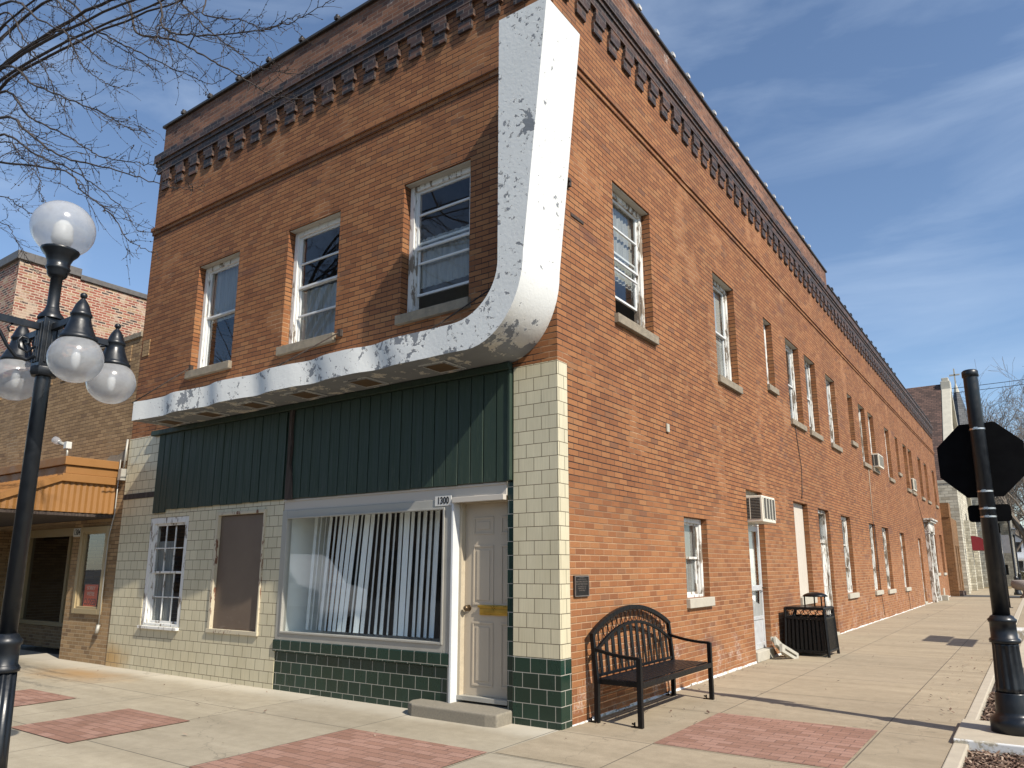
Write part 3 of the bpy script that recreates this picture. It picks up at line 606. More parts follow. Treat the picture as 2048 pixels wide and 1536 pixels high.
# far classical door surround, paint all but gone
b = MB()
for y in (31.45, 33.15):
    b.box(0.002, .16, y, y + .30, .22, 3.05); b.box(.0, .20, y - .03, y + .33, 0, .22); b.box(.0, .20, y - .03, y + .33, 3.05, 3.15)
b.box(.003, .2, 31.4, 33.5, 3.155, 3.55); b.box(.003, .30, 31.3, 33.6, 3.555, 3.64); b.box(.003, .36, 31.22, 33.68, 3.645, 3.72)
b.build('door_surround', m_peelh, bld, bevel=.008)
b = MB()
for y in (34.0, 36.3): b.box(.002, .03, y, y + .55, .05, .5)
b.build('vent_panel', m_sillc, bld)
b = MB(); b.box(.02, .42, 33.7, 34.1, 0, .24); b.build('door_step', m_sillc, bld, bevel=.01)
b = MB(); b.box(.002, .03, 2.84, 2.92, 3.42, 3.54); b.build('junction_box', m_sillc, bld, bevel=.008)
# cables stapled to the side wall
def cable(pts, r=.008, m=m_wire): q = MB(); q.tube(pts, r, 6); q.build('cable', m, bld)
cable([(.012, 9.85, 4.72), (.012, 9.95, 4.3), (.02, 10.1, 3.7), (.015, 10.02, 3.2), (.012, 9.95, 3.02)]); cable([(.012, 18.5, 4.6), (.012, 18.45, 3.7), (.012, 18.4, 2.9)], .009, m_conc)
cable([(.012, 18.42, 2.95), (.05, 18.35, .8), (.03, 18.6, .5), (.03, 18.7, .12)]); cable([(.012, 24.2, .75), (.03, 24.25, .4), (.03, 24.3, .03)]); cable([(.012, 29.9, 4.55), (.02, 30.6, 3.9), (.015, 31.3, 3.4)])
# iron anchors that tied the canopy back to the wall
b = MB(); b.box(.0, .05, .34, .40, 7.30, 7.40); b.tube([(.25, .02, 7.36), (.05, .37, 7.34)], .012, 6); b.build('wall_anchor', m_rotwood, bld)
b = MB(); b.box(0, .045, .24, .29, 5.98, 6.08); b.tube([(.1, .02, 6.04), (.04, .26, 6.03)], .012, 6); b.build('wall_anchor', m_rotwood, bld)
b = MB(); b.box(0, .012, .33, .62, 5.64, 5.68); b.build('iron_strap', m_rotwood, bld)
for (x, z, x2) in ((-.86, 4.82, -1.35), (-3.52, 4.77, -4.15), (-7.15, 4.84, -7.75)): b = MB(); b.tube([(x, -.03, z), (x2, -.62, 4.2)], .010, 6); b.box(x - .03, x + .03, -.05, 0, z - .06, z + .03); b.build('tie_rod', m_rotwood, bld)

# ---------------------------------------------------------------- white sign canopy wrapping the corner
b = MB(); D = .72
outer = []; inner = []
RT = lambda z: .03 + (z - 4.65) * .110      # outer edge leans out towards the top
LT = -.285
for i in range(13): z = 7.70 - i * (7.70 - 4.78) / 12; outer.append((RT(z), z)); inner.append((LT, z))
C0 = (-.62, 4.50); 
for i in range(1, 15):
    a = R(90) * i / 14; outer.append((RT(4.78) - .74 * (1 - math.cos(a)), 4.78 - .93 * math.sin(a)))
    inner.append((LT - .62 * (1 - math.cos(a)), 4.78 - .60 * math.sin(a)))
n_ = 70
xs, xi = outer[-1][0], inner[-1][0]
for i in range(1, n_ + 1):
    t = i / n_; outer.append((xs + (-7.42 - xs) * t, 3.85 + .004 * math.sin(i * .5))); inner.append((xi + (-7.42 - xi) * t, 4.18 - .03 * t))
def wave(x):
    if x > -1.3: return 0
    f = min(1, (-1.3 - x) / .5); return f * (.032 * math.sin((x + 1.3) * 5.4) + .008 * math.sin(x * 11.3 + 1))
k = len(outer); V = []
for (o_, i_) in zip(outer, inner): 
    wv = wave((o_[0] + i_[0]) / 2); V.append([(o_[0], -D + wv, o_[1]), (i_[0], -D + wave(i_[0]), i_[1]), (i_[0], -.003, i_[1]), (o_[0], -.003, o_[1])])
for i in range(k - 1):
    A, B = V[i], V[i + 1]
    for j in range(4):
        b.quad([A[j], A[(j + 1) % 4], B[(j + 1) % 4], B[j]], 0, False)
b.quad(V[0]); b.quad(V[-1])
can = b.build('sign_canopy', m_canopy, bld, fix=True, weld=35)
m_rustpan = plain('rusty_soffit_pan', (.10, .062, .03), .7, var=.35)
for x in (-7.0, -5.95, -4.85, -3.75, -2.6, -1.35):
    q = MB(); z = 3.842
    for (a, c, d, e) in ((x - .2, x + .2, -.55, -.51), (x - .2, x + .2, -.2, -.16), (x - .2, x - .16, -.51, -.2), (x + .16, x + .2, -.51, -.2)): q.box(a, c, d, e, z - .01, z + .006)
    q.box(x - .16, x + .16, -.51, -.2, z - .002, z + .006, 1); q.build('soffit_light', [m_canopy, m_rustpan], can)

# ---------------------------------------------------------------- shopfront
FT = [(-7.93, -6.81, .69, 2.385), (-6.055, -4.88, .67, 2.395)]
b = MB(); wall_grid(b, PF, BX, -4.50, -.1, 3.80, FT, w=-.02, depth=.12); b.quad([(-4.5, -.02, -.1), (-4.5, .3, -.1), (-4.5, .3, 3.8), (-4.5, -.02, 3.8)])
b.quad([(BX, -.02, 3.8), (-4.5, -.02, 3.8), (-4.5, .0, 3.8), (BX, .0, 3.8)]); b.build('tiled_wall', m_cream, bld, fix=False)
b = MB(); b.box(-.575, .016, -.022, .178, .665, 3.79); b.box(-.575, -.03, .179, .5, .665, 3.79); b.build('tiled_pier', m_cream, bld, bevel=.006)
b = MB(); b.box(-.578, .02, -.026, .181, -.05, .664); b.box(-.578, -.03, .182, .5, -.05, .664); b.build('tiled_pier_base', m_green, bld, bevel=.006)
b = MB(); b.box(-.665, -.58, .0, .4, -.05, 2.50); b.build('tile_strip', m_green, bld, bevel=.003)
b = MB(); b.box(-4.50, -1.46, -.012, .3, -.05, .485); b.box(-4.52, -1.44, -.045, .3, .49, .635); b.build('bulkhead', m_green, bld, bevel=.006)
b = MB(); b.box(-4.495, -.67, -.015, .25, 2.35, 2.52); b.box(-1.405, -.67, -.075, -.016, 2.30, 2.362); b.box(-4.495, -.67, -.03, -.016, 2.475, 2.50); b.build('lintel_board', m_off, bld, bevel=.004)
# tall sash window and sheet-metal board in the tiled wall
window(PF, *FT[0][:4], r=.02, fw=.10, rails=(.5,), sash=m_peelw, frame=m_peelw, sill=m_peelw, sillp=.07, silldz=.05, lintel=False, grid=(3, 2), curtain=(0, .82, 0, .55))
x0, x1, z0, z1 = FT[1]; b = MB(); b.box(x0 + .06, x1 - .03, .01, .03, z0 + .05, z1 - .06); o = b.build('boarded_window', m_metalbrd, bld)
q = MB(); q.box(x0, x0 + .06, -.045, .06, z0, z1); q.box(x1 - .03, x1, -.045, .06, z0, z1); q.box(x0 + .06, x1 - .03, -.045, .06, z1 - .05, z1); q.box(x0 - .02, x1 + .01, -.05, .06, z0 - .012, z0 + .045); q.build('frame', peel_mat('cream_peeling_paint', (.55, .48, .34), (.17, .08, .045), 18, .56), o, bevel=.004)
# display window
b = MB(); X0, X1, Z0, Z1 = -4.50, -1.44, .635, 2.35
for (a, c, d, e) in ((X0, X0 + .10, Z0, Z1), (X1 - .10, X1, Z0, Z1), (X0 + .10, X1 - .10, Z0, Z0 + .09), (X0 + .10, X1 - .10, Z1 - .09, Z1)): b.box(a, c, -.03, .05, d, e)
for (a, c, d, e) in ((X0 + .10, X0 + .125, Z0 + .09, Z1 - .09), (X1 - .125, X1 - .10, Z0 + .09, Z1 - .09), (X0 + .125, X1 - .125, Z0 + .09, Z0 + .115), (X0 + .125, X1 - .125, Z1 - .115, Z1 - .09)): b.box(a, c, -.045, .04, d, e)
dw = b.build('display_window', m_alum, bld, bevel=.004)
q = MB(); q.quad([(X0 + .1, .0, Z0 + .09), (X1 - .1, .0, Z0 + .09), (X1 - .1, .0, Z1 - .09), (X0 + .1, .0, Z1 - .09)]); q.build('pane', m_glass, dw, fix=False)
q = MB(); q.quad([(X0 + .09, .05, Z0), (X0 + .09, .75, Z0), (X0 + .09, .75, 2.5), (X0 + .09, .05, 2.5)]); q.quad([(X0, .05, Z0 + .06), (X1, .05, Z0 + .06), (X1, .75, Z0 + .06), (X0, .75, Z0 + .06)]); q.quad([(X0, .05, 2.34), (X1, .05, 2.34), (X1, .75, 2.34), (X0, .75, 2.34)]); q.quad([(X1 - .09, .05, Z0), (X1 - .09, .75, Z0), (X1 - .09, .75, 2.5), (X1 - .09, .05, 2.5)])
q.build('display_recess', m_bayw, dw, fix=False)
q = MB(); q.tube([(X1 - .34, .62, 2.3), (X1 - .33, .60, 1.9), (X1 - .36, .63, 1.4), (X1 - .32, .6, .8)], [.08, .05, .07, .12], 10); q.build('drape', m_curt, dw)
m_stepc = plain('exposed_aggregate_step', (.22, .195, .15), .95, var=.4, scale=45, bump=.8)
# shop door
b = MB(); x0, x1, z0, z1 = -1.355, -.44, .20, 2.29; Y = .13
b.box(x0, x1, Y, Y + .045, z0, z1)
dr = b.build('shop_door', m_beige, bld)
pw = (x1 - x0 - .33) / 2
for c in (0, 1):
    a = x0 + .115 + c * (pw + .10)
    for (d, e) in ((.10, .78), (.96, 1.62), (1.74, 1.94)):
        q = MB(); d += z0; e += z0
        for (i_, h_) in ((0, .006), (.032, -.0), (.045, .010)):
            pass
        q.box(a, a + pw, Y - .008, Y - .0005, d, d + .022); q.box(a, a + pw, Y - .008, Y - .0005, e - .022, e); q.box(a, a + .022, Y - .008, Y - .0005, d + .022, e - .022); q.box(a + pw - .022, a + pw, Y - .008, Y - .0005, d + .022, e - .022); q.box(a + .055, a + pw - .055, Y - .007, Y - .0005, d + .055, e - .055)
        q.build('door_panel', m_beige, dr, bevel=.006)
q = MB(); q.box(-1.13, -.70, Y - .02, Y - .001, 1.055, 1.165); q.box(-1.15, -.68, Y - .03, Y - .02, 1.135, 1.16); q.box(-1.12, -.71, Y - .028, Y - .02, 1.075, 1.12); q.build('mail_slot', m_brass, dr, bevel=.004)
q = MB(); q.ball((x0 + .06, Y - .055, 1.125), .032, 14, 9); q.tube([(x0 + .06, Y, 1.125), (x0 + .06, Y - .05, 1.125)], .014, 10); q.tube([(x0 + .06, Y, 1.125), (x0 + .06, Y - .008, 1.125)], .036, 14); q.build('knob', m_dbrass, dr)
b = MB(); b.box(-1.455, -1.425, -.04, .2, .05, 2.348); b.box(-1.425, -1.395, -.05, .2, .12, 2.35, 1); b.box(-1.395, -1.358, .06, .2, .18, 2.32, 2); b.box(-1.395, -.5, .09, .18, 2.292, 2.349, 2); b.box(-1.39, -.5, .05, .2, .15, .198, 3)
b.build('door_frame', [m_alum, m_white, m_beigef, m_alum], bld, bevel=.003)
b = MB(); pts = [(-1.88, -.03), (-1.9, -.12), (-1.84, -.24), (-1.72, -.31), (-.72, -.31), (-.585, -.28), (-.585, .2), (-1.88, .2)]
b.prism([(x, y, -.02) for x, y in pts], (0, 0, .145)); b.build('door_step', m_stepc, bld, bevel=.02, seg=3)
# green board fascia
b = MB(); nb = 39; x0, x1 = -7.85, -.60; random.seed(5)
for i in range(nb):
    a = x0 + (x1 - x0) * i / nb; c = x0 + (x1 - x0) * (i + 1) / nb
    if -4.45 < (a + c) / 2 < -4.25: continue
    y = -.055 + random.uniform(-.004, .004); b.box(a + .0055, c - .0055, y, -.034, 2.505 + random.uniform(-.006, .004) - (.05 if i < 2 else 0), 3.76)
b.box(x0, x1, -.03, -.022, 2.51, 3.76)
fas = b.build('green_fascia', m_gwood, bld, bevel=.004, seg=1)
q = MB(); q.box(-8.05, -.585, -.10, -.02, 3.765, 3.845); q.box(-.62, -.585, -.075, -.02, 2.51, 3.764); q.build('fascia_trim', m_gwood, fas, bevel=.005)
q = MB(); q.prism([(-4.43, -.03, 2.5), (-4.27, -.03, 2.5), (-4.30, -.03, 2.8), (-4.37, -.03, 3.0), (-4.35, -.03, 3.3), (-4.38, -.03, 3.45), (-4.36, -.03, 3.76), (-4.43, -.03, 3.76)], (0, -.045, 0)); q.build('rotten_post', m_rotwood, fas)
b = MB(); b.box(-8.86, -7.87, -.035, -.021, 2.735, 2.825); b.build('wood_batten', m_rotwood, bld)

# ---------------------------------------------------------------- things fixed to or standing by the building
vb = thing('vertical_blind', 'white vertical slat blind hanging crooked in the shop display window', 'blind', (-3.0, .3, 2.32))
random.seed(21); n_ = 23
for i in range(n_):
    t = i / (n_ - 1); xt = -4.18 + 2.24 * t; tw = random.choice((-.35, -.25, -.5, -.15, -.42, .05, -.6)) + random.uniform(-.08, .08); lean = -.10 * math.exp(-((t - .32) / .25) ** 2) + random.uniform(-.012, .012) - .06
    h = .045; ca, sa = math.cos(tw), math.sin(tw); q = MB(); m_ = 6
    for j in range(m_):
        z0 = 2.31 - 1.56 * j / m_; z1 = 2.31 - 1.56 * (j + 1) / m_; l0 = lean * j / m_; l1 = lean * (j + 1) / m_
        q.quad([(xt + l0 - h * ca, .3 - h * sa, z0), (xt + l0 + h * ca, .3 + h * sa, z0), (xt + l1 + h * ca, .3 + h * sa, z1), (xt + l1 - h * ca, .3 - h * sa, z1)])
    q.build('slat', m_blind, vb, fix=False)
q = MB(); q.box(-4.24, -1.9, .27, .33, 2.312, 2.339); q.build('head_rail', m_white, vb)

def number_plate(name, txt, label, x, z, y, w, h, mat_t=m_ink):
    r = thing(name, label, 'sign', (x, y, z)); q = MB(); q.box(x - w / 2, x + w / 2, y - .008, y, z - h / 2, z + h / 2); q.build('plate', m_plate, r)
    text_obj('lettering', txt, h * .98, mat_t, Matrix.Translation((x, y - .0095, z)) @ M_FRONT, r, ext=.0015, sx=.80, bold=.022)
number_plate('house_number', '1300', 'white house number 1300 plate beside the beige shop door', -1.565, 2.335, -.033, .25, .115)
number_plate('house_number', '1304', 'small white house number 1304 plate on the tan brick pier', -10.42, 2.225, -.002, .28, .15)
pl = thing('wall_plaque', 'dark bronze plaque with raised lettering on the brick wall above the bench', 'plaque', (.0, .41, 1.38))
q = MB(); q.box(.0, .02, .26, .565, 1.262, 1.487); q.build('plate', m_plaque, pl, bevel=.006)
q = MB(); q.box(.02, .027, .265, .56, 1.267, 1.277); q.box(.02, .027, .265, .56, 1.472, 1.482); q.box(.02, .027, .265, .275, 1.277, 1.472); q.box(.02, .027, .55, .56, 1.277, 1.472); q.build('rim', m_plaqt, pl)
for (t, z, s_) in (('THIS PROPERTY', 1.461, .013), ('HAS BEEN PLACED ON THE', 1.444, .013), ('NATIONAL REGISTER', 1.419, .022), ('OF HISTORIC PLACES', 1.394, .022), ('BY THE UNITED STATES', 1.370, .014), ('DEPARTMENT OF', 1.350, .018), ('THE INTERIOR', 1.328, .018)):
    text_obj('lettering', t, s_, m_plaqt, Matrix.Translation((.021, .4125, z)) @ M_SIDE, pl, ext=.0015, sx=1.15)

def ac_unit(label, y0, y1, z0, z1, x1, small=False):
    r = thing('air_conditioner', label, 'air conditioner', (0, (y0 + y1) / 2, z0), 'window air conditioners on the side wall')
    q = MB(); q.box(-.25, x1, y0, y1, z0, z1); q.build('housing', m_acw, r, bevel=.01)
    q = MB(); w = y1 - y0
    q.box(-.02, x1 - .035, y0 - .003, y0 - .0005, z0 + .05, z1 - .04, 1)
    for i in range(14): z = z0 + .06 + (z1 - z0 - .11) * i / 13; q.box(-.01, x1 - .04, y0 - .008, y0 - .003, z - .004, z + .004, 0)
    q.box(.05, .062, y0 - .009, y0 - .0035, z0 + .05, z1 - .04, 2)
    q.box(x1 + .0005, x1 + .003, y0 + .05, y1 - .05, z0 + .06, z1 - .04, 1)
    for i in range(18): y = y0 + .06 + (w - .12) * i / 17; q.box(x1 + .003, x1 + .008, y - .003, y + .003, z0 + .06, z1 - .04, 0)
    for i in range(5): y = y0 + .05 + (w - .1) * i / 4; q.box(x1 + .003, x1 + .013, y - .012, y + .012, z0 + .05, z1 - .03, 2)
    q.build('grille', [m_acg, m_dark, m_acw], r)
ac_unit('cream air conditioner jutting out above the grey screen door', 6.19, 6.95, 2.335, 2.79, .27)
ac_unit('cream air conditioner in an upper window, nearer of the upstairs two', 19.42, 20.3, 4.76, 5.2, .20)
ac_unit('cream air conditioner in an upper window, farther of the upstairs two', 28.68, 29.5, 4.78, 5.3, .09)

# bench ---------------------------------------------------------
bn = thing('park_bench', 'black metal bench with arched slatted back against the brick wall', 'bench', (.36, 1.48, 0))
y0, y1 = .47, 2.47
def legs(y):
    q = MB(); q.bar((.625, y, .0), (.625, y, .665), .05, .05); q.build('leg', m_black, bn, bevel=.004)
    q = MB(); q.bar((.13, y, .0), (.135, y, .43), .05, .05); q.build('leg', m_black, bn, bevel=.004)
    q = MB(); n = 10; P_ = [(.105 + (.625 - .105) * i / n, y, .735 - .075 * math.sin(R(90) * i / n) ** .8 + (.0)) for i in range(n + 1)]
    for i in range(n): q.bar(P_[i], P_[i + 1], .042, .03)
    q.build('armrest', m_black, bn)
    for x in (.625, .13): q = MB(); q.box(x - .1, x + .02, y - .02, y + .02, 0, .012); q.tube([(x - .07, y, .01), (x - .07, y, .05)], .008, 6); q.tube([(x - .07, y, .03), (x - .10, y, .035)], .009, 6); q.build('foot_plate', m_black, bn)
for y in (y0 + .025, y1 - .025): legs(y)
q = MB(); q.bar((.12, y0 + .05, .405), (.64, y0 + .05, .405), .03, .05); q.bar((.12, y1 - .05, .405), (.64, y1 - .05, .405), .03, .05); q.box(.612, .65, y0 + .05, y1 - .05, .375, .43); q.box(.1, .14, y0 + .05, y1 - .05, .385, .425)
for y in (1.15, 1.8): q.bar((.12, y, .395), (.62, y, .395), .025, .03)
q.build('seat_frame', m_black, bn, bevel=.003)
for i in range(8): x = .165 + i * .058; q = MB(); q.box(x - .0235, x + .0235, y0 + .04, y1 - .04, .425, .437); q.build('seat_slat', m_black, bn, bevel=.003)
bx = lambda z: .135 - (z - .43) * .10
def arch(zs, zc): return [(y0 + (y1 - y0) * i / 24, zs + (zc - zs) * math.sin(math.pi * (i / 24)) ** .82) for i in range(25)]
def arcbar(q, A, w, h):
    for i in range(len(A) - 1):
        (a, z), (c, e) = A[i], A[i + 1]; q.bar((bx(z), a, z), (bx(e), c, e), w, h, up=(0, 0, 1))
q = MB(); A = arch(.865, 1.115); B_ = arch(.66, .945)
arcbar(q, A, .045, .05); arcbar(q, B_, .03, .032)
q.bar((bx(.43), y0 + .02, .42), (bx(.87), y0 + .02, .87), .045, .045); q.bar((bx(.43), y1 - .02, .42), (bx(.87), y1 - .02, .87), .045, .045)
q.bar((bx(.47), y0, .462), (bx(.47), y1, .462), .025, .03)
q.build('back_frame', m_black, bn, bevel=.003)
for i in range(12):
    t = (i + 1) / 13; y = y0 + (y1 - y0) * t; zt = .66 + .285 * math.sin(math.pi * t) ** .82; q = MB(); w0, w1 = .022, .036
    q.hexa([(bx(.46) - .004, y - w0, .465), (bx(.46) + .004, y - w0, .465), (bx(.46) + .004, y + w0, .465), (bx(.46) - .004, y + w0, .465), (bx(zt) - .004, y - w1, zt), (bx(zt) + .004, y - w1, zt), (bx(zt) + .004, y + w1, zt), (bx(zt) - .004, y + w1, zt)]); q.build('back_slat', m_black, bn)
for i in range(17):
    t = (i + .8) / 17.6; y = y0 + (y1 - y0) * t; s_ = math.sin(math.pi * t) ** .82; za = .66 + .285 * s_ + .016; zb = .865 + .25 * s_ - .024; zc = (za + zb) / 2; rr = (zb - za) / 2
    q = MB(); q.tube([(bx(zc), y + rr * .66 * math.cos(2 * math.pi * j / 16), zc + rr * math.sin(2 * math.pi * j / 16)) for j in range(17)], .005, 5, cap=False); q.build('ring', m_black, bn)

# litter bin -----------------------------------------------------
lb = thing('litter_bin', 'black metal litter bin with slatted sides and domed hood by the wall', 'litter bin', (.47, 7.98, 0))
x0, x1, y0, y1 = .13, .81, 7.62, 8.30; zt = .84; fl = .035
def bp(sx, sy, z):       # slightly flared body
    f = fl * (1 - z / .84); X = (x0 + x1) / 2 + sx * ((x1 - x0) / 2 + f); Yc = (y0 + y1) / 2 + sy * ((y1 - y0) / 2 + f); return Vector((X, Yc, z))
q = MB()
for sx in (-1, 1):
    for sy in (-1, 1): q.bar(bp(sx, sy, .0), bp(sx, sy, .84), .04, .04)
for z in (.09, .66, .825):
    for (a, c) in (((-1, -1), (1, -1)), ((1, -1), (1, 1)), ((1, 1), (-1, 1)), ((-1, 1), (-1, -1))): q.bar(bp(*a, z), bp(*c, z), .035, .04)
q.build('frame', m_black, lb, bevel=.004)
q = MB()
for k_ in range(4):
    cs = [(-1, -1), (1, -1), (1, 1), (-1, 1)]; a, c = cs[k_], cs[(k_ + 1) % 4]
    for i in range(9):
        t = (i + 1) / 10; A = bp(*a, .10).lerp(bp(*c, .10), t); B_ = bp(*a, .65).lerp(bp(*c, .65), t); d = (bp(*c, .1) - bp(*a, .1)).normalized() * .022; nrm = Vector((d.y, -d.x, 0)).normalized() * .005
        q.hexa([A - d - nrm, A + d - nrm, A + d + nrm, A - d + nrm, B_ - d - nrm, B_ + d - nrm, B_ + d + nrm, B_ - d + nrm])
q.build('slat_panel', m_black, lb)
q = MB(); cs = [(-1, -1), (1, -1), (1, 1), (-1, 1)]
for k_ in range(4):
    a, c = cs[k_], cs[(k_ + 1) % 4]
    for i in range(5):
        t = (i + .7) / 5.4; ctr = bp(*a, .742).lerp(bp(*c, .742), t); d = (bp(*c, .7) - bp(*a, .7)).normalized()
        q.tube([ctr + d * .062 * math.cos(2 * math.pi * j / 14) + Vector((0, 0, .062 * math.sin(2 * math.pi * j / 14))) for j in range(15)], .006, 5, cap=False)
q.build('ring_band', m_black, lb)
q = MB(); q.box(x0 + .06, x1 - .06, y0 + .06, y1 - .06, .06, .63); q.build('liner', m_black, lb)
q = MB(); q.box(x0 - .01, x1 + .01, y0 - .01, y1 + .01, .835, .852); q.build('top_plate', m_black, lb, bevel=.006)
cx, cy = .60, 7.96
q = MB(); q.lathe((cx, cy, 1.03), [(.215, 0), (.22, .012), (.19, .04), (.13, .065), (.06, .078), (.002, .082)], 28, cap=True); q.build('hood', m_black, lb)
for (dx, dy) in ((-.18, -.06), (.18, -.06), (.06, .18), (-.06, .17)): q = MB(); q.tube([(cx + dx, cy + dy, .845), (cx + dx, cy + dy, 1.04)], .013, 8); q.build('hood_post', m_black, lb)
for o_ in [o for o in lb.children if o.name.startswith('frame')]: pass

# leaning metal offcuts by the screen door
def offcut(name, label, a, c_, n_, L2, Wd, slot):
    a = Vector(a); c_ = Vector(c_); r = thing(name, label, 'metal scrap', tuple((a + c_) / 2), 'discarded metal pieces by the screen door'); X_ = (c_ - a); L = X_.length; X_.normalize(); Z_ = Vector(n_); Z_ = (Z_ - X_ * Z_.dot(X_)).normalized(); Y_ = Z_.cross(X_)
    T = lambda x, y, z: tuple(a + X_ * x + Y_ * y + Z_ * z); q = MB(); h = .06
    if slot:
        q.box(0, .09, -Wd / 2, Wd / 2, 0, h, 0, T); q.box(L - .06, L, -Wd / 2, Wd / 2, 0, h, 0, T); q.box(.09, L - .06, -Wd / 2, -.018, 0, h, 0, T); q.box(.09, L - .06, .018, Wd / 2, 0, h, 0, T); q.box(.09, L - .06, -.018, .018, 0, .01, 1, T)
    else: q.box(0, L, -Wd / 2, Wd / 2, 0, h, 0, T); q.box(.02, L - .02, Wd / 2 - .05, Wd / 2 + .02, -.05, -.001, 0, T)
    q.build('panel', [m_scrap, m_dark], r, bevel=.014, seg=3)
offcut('metal_panel', 'cream metal panel leaning on the wall between screen door and bin', (.10, 6.86, .30), (.16, 7.36, .03), (.8, -.45, .5), 0, .17, False)
offcut('slotted_casing', 'slotted cream metal casing lying slumped in front of the leaning panel', (.22, 6.78, .20), (.36, 7.24, .0), (.75, -.65, .35), 0, .15, True)

# ---------------------------------------------------------------- stop sign post
sp = thing('sign_post', 'tall dark metal post with fluted base carrying the black backed signs', 'post', (3.725, 2.06, .05))
c = (3.725, 2.06, .05)
q = MB(); q.lathe(c, [(.205, 0), (.205, .10), (.195, .125), (.165, .15), (.15, .165), (.148, .19), (.14, .33), (.136, .345), (.136, .355)], 48); q.build('base', m_post, sp)
q = MB(); q.lathe(c, [(.128, .35), (.126, .40), (.113, .78), (.112, .80)], 96, flute=.10, fr=(.38, .79)); q.build('fluted_shaft', m_post, sp)
q = MB(); q.lathe(c, [(.112, .80), (.128, .805), (.132, .83), (.122, .845), (.112, .85), (.110, .99), (.118, .995), (.124, 1.02), (.105, 1.035), (.098, 1.05), (.082, 1.06)], 48); q.build('collar', m_post, sp)
q = MB(); q.lathe(c, [(.075, 1.05), (.066, 3.42), (.066, 3.425), (.075, 3.43), (.075, 3.485), (.06, 3.5), (.002, 3.505)], 40); q.build('pole', m_post, sp)
for z in (2.93, 2.30, 2.13, 2.05):
    q = MB(); q.lathe((3.725, 2.06, z - .008), [(.0725, 0), (.0725, .016)], 32, cap=False); q.box(3.70, 3.735, 1.965, 1.99, z - .012, z + .012); q.tube([(3.715, 1.95, z), (3.715, 1.98, z)], .011, 8); q.build('clamp_band', m_band, sp)
ss = thing('stop_sign', 'large octagonal traffic sign seen from its black back on the post', 'road sign', (3.725, 2.15, 2.63))
a_ = .41; q = MB(); oc = [(3.72 + a_ * math.cos(R(22.5 + 45 * i)), 2.145, 2.63 + a_ * math.sin(R(22.5 + 45 * i))) for i in range(8)]; q.prism(oc, (0, .006, 0)); q.build('sign_plate', m_signbk, ss)
q = MB(); oc = [(3.72 + (a_ - .02) * math.cos(R(22.5 + 45 * i)), 2.1515, 2.63 + (a_ - .02) * math.sin(R(22.5 + 45 * i))) for i in range(8)]; q.prism(oc, (0, .0015, 0)); q.build('sign_face', m_red, ss)
s2 = thing('small_sign_plate', 'small rounded rectangular sign plate, black back, below the octagonal sign', 'road sign', (3.73, 2.15, 2.09))
q = MB(); w, h, rr = .185, .085, .035; pts = []
for (sx, sz, a0) in ((1, 1, 0), (-1, 1, 90), (-1, -1, 180), (1, -1, 270)):
    for i in range(6): a = R(a0 + 18 * i); pts.append((3.735 + sx * (w - rr) + rr * math.cos(a), 2.142, 2.09 + sz * (h - rr) + rr * math.sin(a)))
q.prism(pts, (0, .005, 0)); q.build('sign_plate', m_signbk, s2)

# ---------------------------------------------------------------- five-globe street lamp
lx, ly = -1.415, -4.40
lp = thing('street_lamp', 'five-globe black street lamp with scrolled arms at the left edge', 'street lamp', (lx, ly, 0)); c = (lx, ly, 0)
q = MB(); q.lathe(c, [(0.148, 0), (0.148, .09), (0.137, .12), (0.118, .15), (0.110, .18), (0.104, .32), (0.098, .35)], 48); q.build('base', m_post, lp)
q = MB(); q.lathe(c, [(0.093, .35), (0.090, .45), (0.080, .93)], 96, flute=.10, fr=(.40, .94)); q.build('fluted_shaft', m_post, lp)
q = MB(); q.lathe(c, [(0.080, .93), (0.092, .935), (0.095, .955), (0.081, .975), (0.077, .98), (0.077, 1.09), (0.086, 1.10), (0.089, 1.125), (0.074, 1.14), (0.063, 1.16), (0.048, 1.17)], 48); q.build('collar', m_post, lp)
q = MB(); q.lathe(c, [(.051, 1.16), (.046, 2.9), (.046, 2.95)], 40); q.build('pole', m_post, lp)
q = MB(); q.box(lx - .062, lx + .062, ly - .062, ly + .062, 2.92, 3.27); q.lathe(c, [(.075, 2.86), (.085, 2.88), (.085, 2.92), (.07, 2.93)], 8)
for s_ in (-1, 1): 
    for k_ in (-.03, .0, .03): q.box(lx + k_ - .008, lx + k_ + .008, ly + s_ * .062 - .008, ly + s_ * .062 + .008, 2.95, 3.24); q.box(lx + s_ * .062 - .008, lx + s_ * .062 + .008, ly + k_ - .008, ly + k_ + .008, 2.95, 3.24)
q.lathe(c, [(.085, 3.27), (.075, 3.30), (.05, 3.33), (.045, 3.35)], 24); q.build('arm_block', m_post, lp, bevel=.004)
q = MB(); q.lathe(c, [(.046, 3.33), (.042, 3.36), (.037, 3.38), (.037, 3.58), (.05, 3.585), (.062, 3.60), (.066, 3.63), (.072, 3.64), (.078, 3.655), (.07, 3.665), (.072, 3.70), (.088, 3.74), (.118, 3.775), (.122, 3.79), (.10, 3.80)], 16); q.build('crown', m_post, lp)
def globe(ctr, r, sz, top):
    q = MB(); q.ball(ctr, r, 40, 24, sz=sz); g = q.build('globe', m_globe, lp)
    q = MB()
    if top: q.lathe((ctr[0], ctr[1], ctr[2] - .14), [(.05, 0), (.07, .06), (.06, .16), (.03, .2)], 16)
    else: q.ball((ctr[0], ctr[1], ctr[2] - .0), .028, 14, 10, sz=2.6)
    q.build('bulb', m_bulb, g)
globe((lx, ly, 3.955), .203, .985, True)
